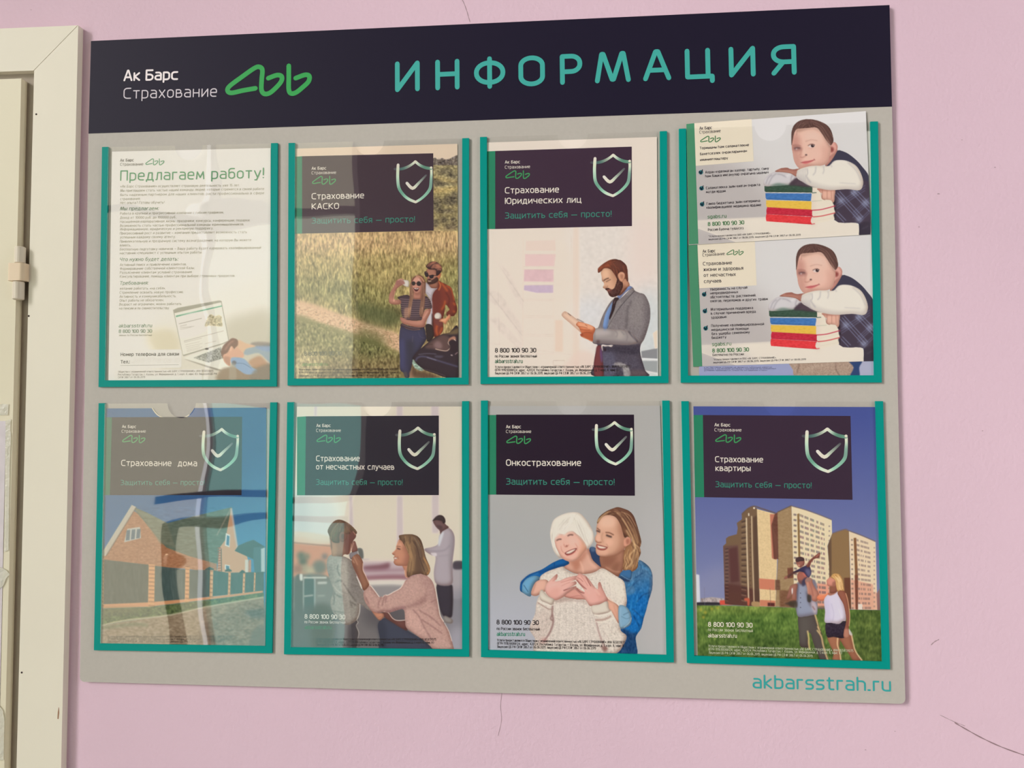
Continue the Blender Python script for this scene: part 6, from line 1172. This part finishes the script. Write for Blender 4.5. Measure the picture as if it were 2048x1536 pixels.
printed('printed_photo', C, CORN[8], YP - E1, o8, .77)
card(o8, (1350, 780), 2.6955, [(100, 135), (150, 135), (157, 578), (108, 578)], [(150, 135), (946, 140), (957, 592), (157, 578)], ('Ак Барс', ((213, 196), (298, 197)), 'Страхование', ((213, 223), (358, 224))), ((216, 238), (358, 285), .01),
     [('Страхование', (216, 389), (475, 391), 32), ('квартиры', (218, 437), (408, 438), 32)], (TG, (218, 524), (737, 530), 32), [(1614.1, 863.5), (1692.1, 872), (1656.1, 943.2)],
     ((178, 1276), (418, 1281), 26), ((178, 1300), (420, 1306), 17), ((178, 1334), (334, 1336), 21), [((180, 1386), (962, 1413), 14), ((180, 1404), (900, 1425), 14), ((182, 1422), (745, 1441), 14)], .82, ((250, 244, 230), (206, 210, 180), (244, 238, 222), (206, 210, 186)), (58, 42, 60))

# ---- brick house behind a green fence
def paint_house(C):
    C.f('190,800 545,800 545,1300 190,1300', (44, 88, 152), sharp=True, grad=((72, 140, 190), (360, 960), (420, 1120)))
    C.at(190, 990, 5.3333)
    C.f('50,-900 900,-900 700,300 60,500', (40, 112, 166), 120, .7)
    C.f('95,660 385,150 560,260 880,330 1040,380 1300,720 1300,840 1000,790 560,760 100,720', (186, 128, 92), 2, sharp=True); C.tex(C.area('95,660 385,150 1300,720 1300,840 100,720'), 5, 1.4, .7)
    C.f('390,120 560,190 770,300 1040,230 1460,130 1440,330 1405,560 1300,735 1000,650 760,560', (104, 118, 104), 3, sharp=True); C.f('390,120 770,300 860,560 700,520 520,260', (128, 132, 112), 8, .8, sharp=True); C.tex(C.area('390,120 1460,130 1300,735 760,560'), 5, 3, 1)
    C.f('72,618 392,104 440,128 118,650 80,650', (206, 198, 184), 2, sharp=True); C.l('118,650 440,130', 9, (110, 92, 80), 4, .8)
    C.f('310,505 345,360 480,340 490,460', (206, 206, 200), 3, sharp=True)
    for x in (350, 405, 460): C.f([(x - 12, 376 - (x - 350) * .1), (x + 26, 372 - (x - 350) * .1), (x + 18, 480 - (x - 350) * .2), (x - 22, 486 - (x - 350) * .2)], (84, 108, 128), 3, .9, sharp=True)
    C.f('1300,830 1330,560 1390,480 1450,145 1495,420 1525,590 1620,650 1640,720 1640,860 1300,830', (222, 172, 136), 2, sharp=True); C.l('1452,140 1495,420 1522,592', 20, (216, 198, 192), 5, .95); C.l('1452,140 1300,430', 10, (196, 176, 160), 5, .7)
    for i in range(10): C.f([(1310, 560 + i * 27), (1345, 556 + i * 27), (1343, 570 + i * 27), (1308, 574 + i * 27)], (176, 96, 74), 2, .85, sharp=True)
    C.l('1345,570 1350,820', 8, (80, 66, 62), 3, .9); C.f('1395,405 1442,425 1436,560 1385,540', (232, 232, 230), 2, sharp=True); C.f('1408,430 1434,440 1428,540 1400,530', (74, 126, 168), 3, sharp=True); C.f('1385,740 1440,750 1436,800 1385,790', (236, 236, 232), 2, sharp=True); C.f('1398,752 1432,760 1430,796 1398,790', (74, 116, 150), 3, sharp=True)
    C.f('1490,595 1530,540 1620,500 1690,478 1810,550 1770,620 1700,690 1590,640', (62, 92, 100), 3, sharp=True); C.f('1690,560 1810,545 1812,830 1700,820 1690,680', (74, 110, 124), 3, sharp=True); C.f('1770,575 1812,560 1812,820 1772,820', (206, 222, 228), 3, .9, sharp=True); C.f('1600,690 1635,690 1632,830 1600,825', (226, 226, 222), 3, .9, sharp=True); C.f('1640,690 1665,690 1665,830 1640,830', (206, 136, 108), 3, sharp=True)
    k = C.f('92,690 560,745 1000,800 1240,800 1420,830 1800,820 1800,1030 1440,1060 1240,1080 1000,1110 560,1155 88,1170', (74, 96, 96), 2, sharp=True); C.f('92,690 570,745 560,1155 88,1170', (86, 92, 84), 3, .9, sharp=True)
    for x in np.arange(105, 560, 15): C.l([(x, 695 + (x - 92) * .115), (x - 4, 1165 - (x - 92) * .03)], 4, (70, 74, 68), 2, .6)
    C.tex(k, 4, 1, 4)
    C.f('80,1165 560,1145 1000,1108 1450,1060 1790,1020 1790,1045 1440,1090 1010,1140 560,1195 80,1212', (230, 164, 118), 3, sharp=True)
    for x0, x1, y0, y1 in ((62, 98, 640, 1200), (572, 640, 738, 1200), (964, 1010, 770, 1170), (1228, 1262, 790, 1110), (1424, 1450, 800, 1070), (1580, 1604, 815, 1050), (1698, 1714, 825, 1030)):
        C.f([(x0, y0), (x1, y0 + 6), (x1 - 8, y1 - 8), (x0 - 8, y1)], (236, 178, 124), 2, sharp=True)
        n = max(int((y1 - y0) / 42), 4)
        for i in range(n): yy = y0 + 20 + i * (y1 - y0) / n; C.l([(x0 - 4, yy), (x1, yy + 4)], 13, (178, 116, 84), 4, .8)
    for x, y, r in ((1222, 780, 46), (1422, 795, 36), (1572, 812, 30)): C.f([(x - r, y + 10), (x, y - 14), (x + r, y + 8), (x + r, y + 20), (x - r, y + 22)], (58, 76, 76), 3, sharp=True)
    k = C.f('50,1215 560,1195 1010,1142 1450,1090 1800,1040 1800,1095 1200,1190 800,1285 300,1350 50,1400', (92, 110, 66), 4, sharp=True); C.tex(k, 12, 1.5, 1.2, (1, 1, .7)); C.f('60,1215 400,1200 500,1230 200,1290 60,1300', (120, 116, 86), 20, .6)
    k = C.f('40,1400 300,1350 800,1285 1200,1190 1800,1095 1800,1700 40,1700', (164, 142, 118), 2, sharp=True); C.f('1150,1400 1500,1200 1800,1130 1800,1700 1150,1700', (140, 118, 98), 20, .8); C.f('1600,1240 1800,1220 1800,1310 1650,1300', (92, 84, 82), 18, .8); C.tex(k, 9, 2, 1.2); C.l('40,1400 300,1340 800,1280 1200,1190 1800,1090', 16, (216, 202, 172), 5, .9)
    C.l('60,1420 400,1380 560,1390', 26, (92, 112, 78), 14, .7); C.f('1640,1600 1680,1460 1790,1390 1800,1700 1620,1700', (112, 100, 90), 10, .7)
CUT = catmull(np.array([(304.5, 816.2), (309, 823), (316, 830.5), (326, 835), (338, 836), (350, 835.2), (362, 835.8), (374, 832.5), (382, 826), (389, 815.9)]), 4)
CUTH = [(303, 800)] + [tuple(p) for p in CUT] + [(390, 800)]
o5 = sheet('insurance_poster', CORN[5], YP, 'poster of a brick house behind a green fence, under the most wavy cover',
           outline=[w(x, y, YP) for x, y in [CORN[5][0]] + [tuple(p) for p in CUT] + CORN[5][1:]])
C = Canvas(188, 806, 546, 1304, (60, 110, 170)); paint_house(C)
printed('printed_photo', C, CORN[5], YP - E1, o5, .98, hole=CUTH)
I = Ink(YP - .00013)                  # bare torn edge of the sheet in the thumb notch
I.line([w(a, b, YP) for a, b in CUT[:-6]], .0006, ink((236, 226, 204), .78)); I.done('torn_edge', M_INK, o5)
card(o5, (180, 780), 2.8436, [(78, 155), (125, 155), (113, 598), (70, 598)], [(125, 155), (865, 152), (862, 598), (113, 598)], ('Ак Барс', ((182, 216), (262, 217)), 'Страхование', ((180, 243), (317, 243))), ((182, 255), (316, 303), 0),
     [('Страхование  дома', (177, 432), (609, 434), 35)], (TG, (173, 541), (652, 541), 30), [(407.9, 863.7), (475.4, 872.1), (440.9, 940)],
     ((105, 1285), (325, 1288), 21, 14), None, None, [((100, 1408), (825, 1409), 13), ((100, 1422), (790, 1423), 13), ((100, 1436), (765, 1437), 13)], .74, ((74, 84, 64), DK, DK, (84, 72, 62)), (50, 37, 56), 1.2)

# ---- job offer with a laptop
def paint_laptop(C):
    C.at(330, 590, 8)
    C.f('-200,420 500,100 1300,-200 1720,-300 1720,1400 -300,1400 -100,900', (208, 203, 194), 130, .75); C.f('900,500 1300,300 1720,300 1720,1400 880,1400', (176, 168, 150), 90, .8); C.f('-300,600 150,560 250,900 -100,1000', (196, 186, 160), 60, .8); C.f('280,960 800,1150 900,1400 -200,1400 -50,1150', (196, 190, 176), 50, .7)
    C.f('128,240 200,205 870,85 905,95 1025,735 1000,760 300,980 285,965', (150, 146, 132), 4, sharp=True)
    k = C.f('152,292 895,118 1012,728 920,770 290,958', (232, 228, 218), 2, sharp=True); C.f('170,330 912,165 915,185 176,355', (96, 152, 124), 2, sharp=True); C.f('180,380 640,270 680,560 250,690', (214, 208, 206), 8, .7, clip=k)
    for (a, b), (c, d), wd in (((222, 462), (590, 372), 10), ((240, 500), (350, 474), 7), ((240, 525), (470, 500), 6), ((245, 550), (420, 515), 5), ((300, 740), (940, 572), 9), ((305, 760), (590, 690), 7), ((320, 800), (560, 745), 6), ((330, 830), (600, 775), 6), ((340, 860), (560, 810), 6), ((345, 885), (600, 830), 6), ((350, 905), (560, 860), 6), ((640, 780), (820, 735), 7)): C.l([(a, b), (c, d)], wd, (130, 122, 112), 3, .8, sharp=True)
    k = C.f('640,500 660,420 690,340 740,310 800,340 860,320 905,350 910,420 915,500 800,495 720,490', (176, 166, 136), 6); C.tex(k, 18, 1, 1)
    C.f('300,1010 930,790 1010,740 1060,900 1060,1150 890,1195 700,1130', (214, 212, 202), 4, sharp=True); C.f('450,1005 900,830 950,1010 700,1082', (150, 150, 142), 4, sharp=True); C.tex(C.area('450,1005 900,830 950,1010 700,1082'), 16, .6, .6); C.f('300,1020 700,1140 890,1195 880,1215 690,1160', (128, 122, 108), 6, .8); C.dot(670, 862, 30, (40, 34, 30), 5, .95, 13)
    C.f('890,1200 1100,1150 1350,1150 1700,1100 1720,1400 880,1400', (120, 92, 66), 20, .85)
    C.f('1290,860 1480,815 1700,810 1720,1100 1650,1060 1500,930 1320,960 1240,930', (136, 150, 160), 8); C.f('1440,820 1700,812 1700,900 1560,890', (120, 142, 176), 12, .8); C.f('1380,770 1500,750 1700,770 1700,812 1400,812', (110, 96, 92), 14, .7)
    k = C.f('1170,720 1290,770 1450,820 1300,860 1250,950 1230,1000 1180,1000 1140,860', (198, 162, 132), 8)
    k = C.f('905,960 900,890 940,800 1020,730 1080,690 1160,720 1165,800 1130,840 1100,870 1060,820 1020,900 990,960 930,1010', (112, 72, 56), 6); C.l('960,880 1030,780 1100,730', 24, (168, 120, 100), 10, .6, clip=k)
    k = C.f('930,965 1000,920 1060,820 1090,840 1110,870 1150,830 1200,880 1260,940 1250,1000 1180,1010 1080,1000 1050,1040 1040,1140 950,1070', (196, 148, 122), 6); C.f('940,990 1040,1000 1040,1140 950,1060', (150, 100, 80), 14, .6, clip=k); C.l('1060,830 1050,900', 10, (236, 200, 176), 5, .7)
    k = C.f('1050,1040 1080,1000 1180,1000 1260,1020 1330,1080 1400,1160 1480,1200 1440,1260 1300,1270 1180,1200 1080,1120', (120, 146, 178), 6); C.l('1140,1090 1260,1100 1380,1170', 10, (70, 100, 140), 4, .8); C.dot(1105, 1085, 36, (70, 66, 76), 8, .8)
    C.f('1340,1060 1480,980 1560,1000 1640,1130 1500,1170 1380,1130', (164, 116, 82), 16, .8); C.f('1460,1180 1700,1120 1700,1400 1350,1400', (112, 98, 84), 16, .8)
    C.f('1040,1120 1130,1120 1130,1400 1030,1400', (150, 140, 122), 10, .6)
o1 = sheet('job_offer_poster', CORN[1], YP, 'white job offer sheet with green heading and a laptop in its corner')
C = Canvas(206, 290, 552, 770, (232, 228, 224)); paint_laptop(C)
printed('printed_photo', C, CORN[1], YP - E1, o1, .68)
q = lambda p: (190 + p[0] / 2.953, 270 + p[1] / 2.953)
y1 = YP - .00017; y2 = y1 - E1; g1 = .69
I = Ink(y1)
bx = rnd_poly([w(*q(p), y1) for p in ((120, 1270), (512, 1266), (510, 1374), (118, 1378))], [.003] * 4, 4); I.face(bx, [ink((242, 238, 233), g1)] * len(bx)); tag(I.done('phone_box', M_INK, o1), 'cream box for a phone number')
I = Ink(y1); I.face([w(*q(p), y1) for p in ((118, 1388), (630, 1383), (632, 1450), (110, 1452))], [ink((240, 235, 229), g1)] * 4); tag(I.done('fine_print_strip', M_INK, o1), 'cream strip behind the fine print')
I = Ink(y2); text(I, 'Ак Барс', *q((148, 158)), *q((229, 156)), 17 / 2.953, ink((104, 98, 92), g1), 17, n=3); text(I, 'Страхование', *q((148, 182)), *q((285, 180)), 17 / 2.953, ink((120, 114, 106), g1), 13, n=3); tag(I.done('company_name', M_INK, o1), 'grey company name')
I = Ink(y2); a, b = q((297, 139)), q((410, 181)); logo(I, *a, *b, ink((74, 140, 96), g1), -.02, 20); tag(I.done('logo_emblem', M_INK, o1), 'green loop emblem')
I = Ink(y2); text(I, 'Предлагаем работу!', *q((148, 271)), *q((998, 255)), 62 / 2.953, ink((76, 136, 94), g1), 13, n=6); tag(I.done('title_lettering', M_INK, o1), 'green heading')
BODY = [('«Ак Барс Страхование» осуществляет страховую деятельность уже 15 лет.', 148, 311, 855, 304), ('Мы приглашаем стать частью нашей команды людей, которые стремятся в своей работе', 148, 336, 998, 325), ('быть надёжным партнёром для наших клиентов, расти профессионально в сфере', 148, 361, 998, 350), ('страхования.', 148, 385, 268, 383), ('Нет опыта? Готовы обучить!', 148, 408, 408, 405),
        ('Работа в крупной и прогрессивной компании с гибким графиком;', 147, 471, 760, 464), ('Доход от 10000 руб. до 100000 руб.;', 147, 496, 482, 492), ('Насыщенная корпоративная жизнь: праздники, конкурсы, конференции, подарки;', 147, 519, 915, 510), ('Возможность стать частью профессиональной команды единомышленников;', 147, 543, 880, 534), ('Информационную, юридическую и рекламную поддержку;', 147, 564, 698, 558), ('Прогрессивный рост и развитие – компания предоставляет возможность стать', 146, 588, 897, 580), ('успешным каждому своему агенту;', 146, 611, 475, 608), ('Привлекательную и прозрачную систему вознаграждения, на которую Вы можете', 146, 636, 922, 627), ('влиять;', 146, 659, 212, 658), ('Бесплатную подготовку новичков – Вашу работу будет курировать квалифицированный', 146, 683, 980, 672), ('наставник-специалист с успешным опытом работы.', 146, 705, 632, 700),
        ('Активный поиск и привлечение клиентов;', 146, 774, 540, 770), ('Формирование собственной клиентской базы;', 146, 797, 588, 792), ('Разъяснение клиентам условий страхования;', 146, 820, 574, 816), ('Консультирование, помощь клиентам при выборе страховых продуктов.', 146, 843, 828, 838), ('Желание работать «на себя»;', 145, 914, 416, 912), ('Стремление освоить новую профессию;', 144, 938, 522, 934), ('Активность и коммуникабельность;', 144, 962, 480, 958), ('Опыт работы не обязателен;', 144, 985, 406, 982), ('Возраст не ограничен, можно работать', 143, 1008, 510, 1004), ('на пенсии и по совместительству.', 142, 1031, 440, 1029)]
I = Ink(y2)
for s, a, b, c, d in BODY: text(I, s, *q((a, b)), *q((c, d)), 15.5 / 2.953, ink((156, 152, 134), g1), 12, n=1, caps=False, slant=.12)
tag(I.done('body_text', M_INK, o1), 'grey green paragraphs')
for s, a, b, c, d in (('Мы предлагаем:', 147, 445, 376, 443), ('Что нужно будет делать:', 145, 745, 490, 742), ('Требования:', 145, 885, 314, 883)):
    I = Ink(y2); text(I, s, *q((a, b)), *q((c, d)), 21 / 2.953, ink((104, 128, 98), g1), 13, n=3, slant=.18); tag(I.done('section_heading', M_INK, o1), 'slanted green heading')
I = Ink(y2); text(I, 'akbarsstrah.ru', *q((140, 1137)), *q((335, 1135)), 20 / 2.953, ink((96, 128, 96), g1), 13, n=3, slant=.15); text(I, '8 800 100 90 30', *q((140, 1170)), *q((336, 1168)), 21 / 2.953, ink((100, 124, 96), g1), 14, n=3); text(I, 'звонок по России бесплатный', *q((140, 1188)), *q((336, 1187)), 11 / 2.953, ink((150, 146, 128), g1), 12, n=1, caps=False); I.done('contact_lines', M_INK, o1)
I = Ink(y2); text(I, 'Номер телефона для связи', *q((151, 1306)), *q((496, 1303)), 20 / 2.953, ink((72, 68, 60), g1), 19, n=3); text(I, 'Тел.:', *q((151, 1350)), *q((206, 1349)), 20 / 2.953, ink((72, 68, 60), g1), 19, n=3)
I.line([w(*q(p), y2) for p in ((150, 1361), (494, 1357))], .0002, ink((150, 146, 134), g1)); I.done('phone_caption', M_INK, o1)
I = Ink(y2); text(I, '288 57', *q((218, 1347)), *q((352, 1340)), 9, ink((206, 202, 196), g1), 8, n=4, slant=.3); text(I, '8 08 10', *q((366, 1348)), *q((496, 1344)), 9, ink((206, 202, 196), g1), 8, n=4, slant=.3); tag(I.done('handwriting', M_INK, o1), 'faint pencil writing')
I = Ink(y2)
for s, a, b, c, d in (('Общество с ограниченной ответственностью «АК БАРС СТРАХОВАНИЕ», ИНН 1658131075', 137, 1404, 700, 1399), ('Республика Татарстан, г. Казань, ул. Меридианная, д. 1, корп. А, офис 83. Лицензия ЦБ РФ', 136, 1421, 720, 1416), ('СИ № 3867 от 06.06.2019', 136, 1437, 296, 1435)): text(I, s, *q((a, b)), *q((c, d)), 12 / 2.953, ink((120, 112, 100), g1), 12, n=1, caps=False)
I.done('fine_print', M_INK, o1)
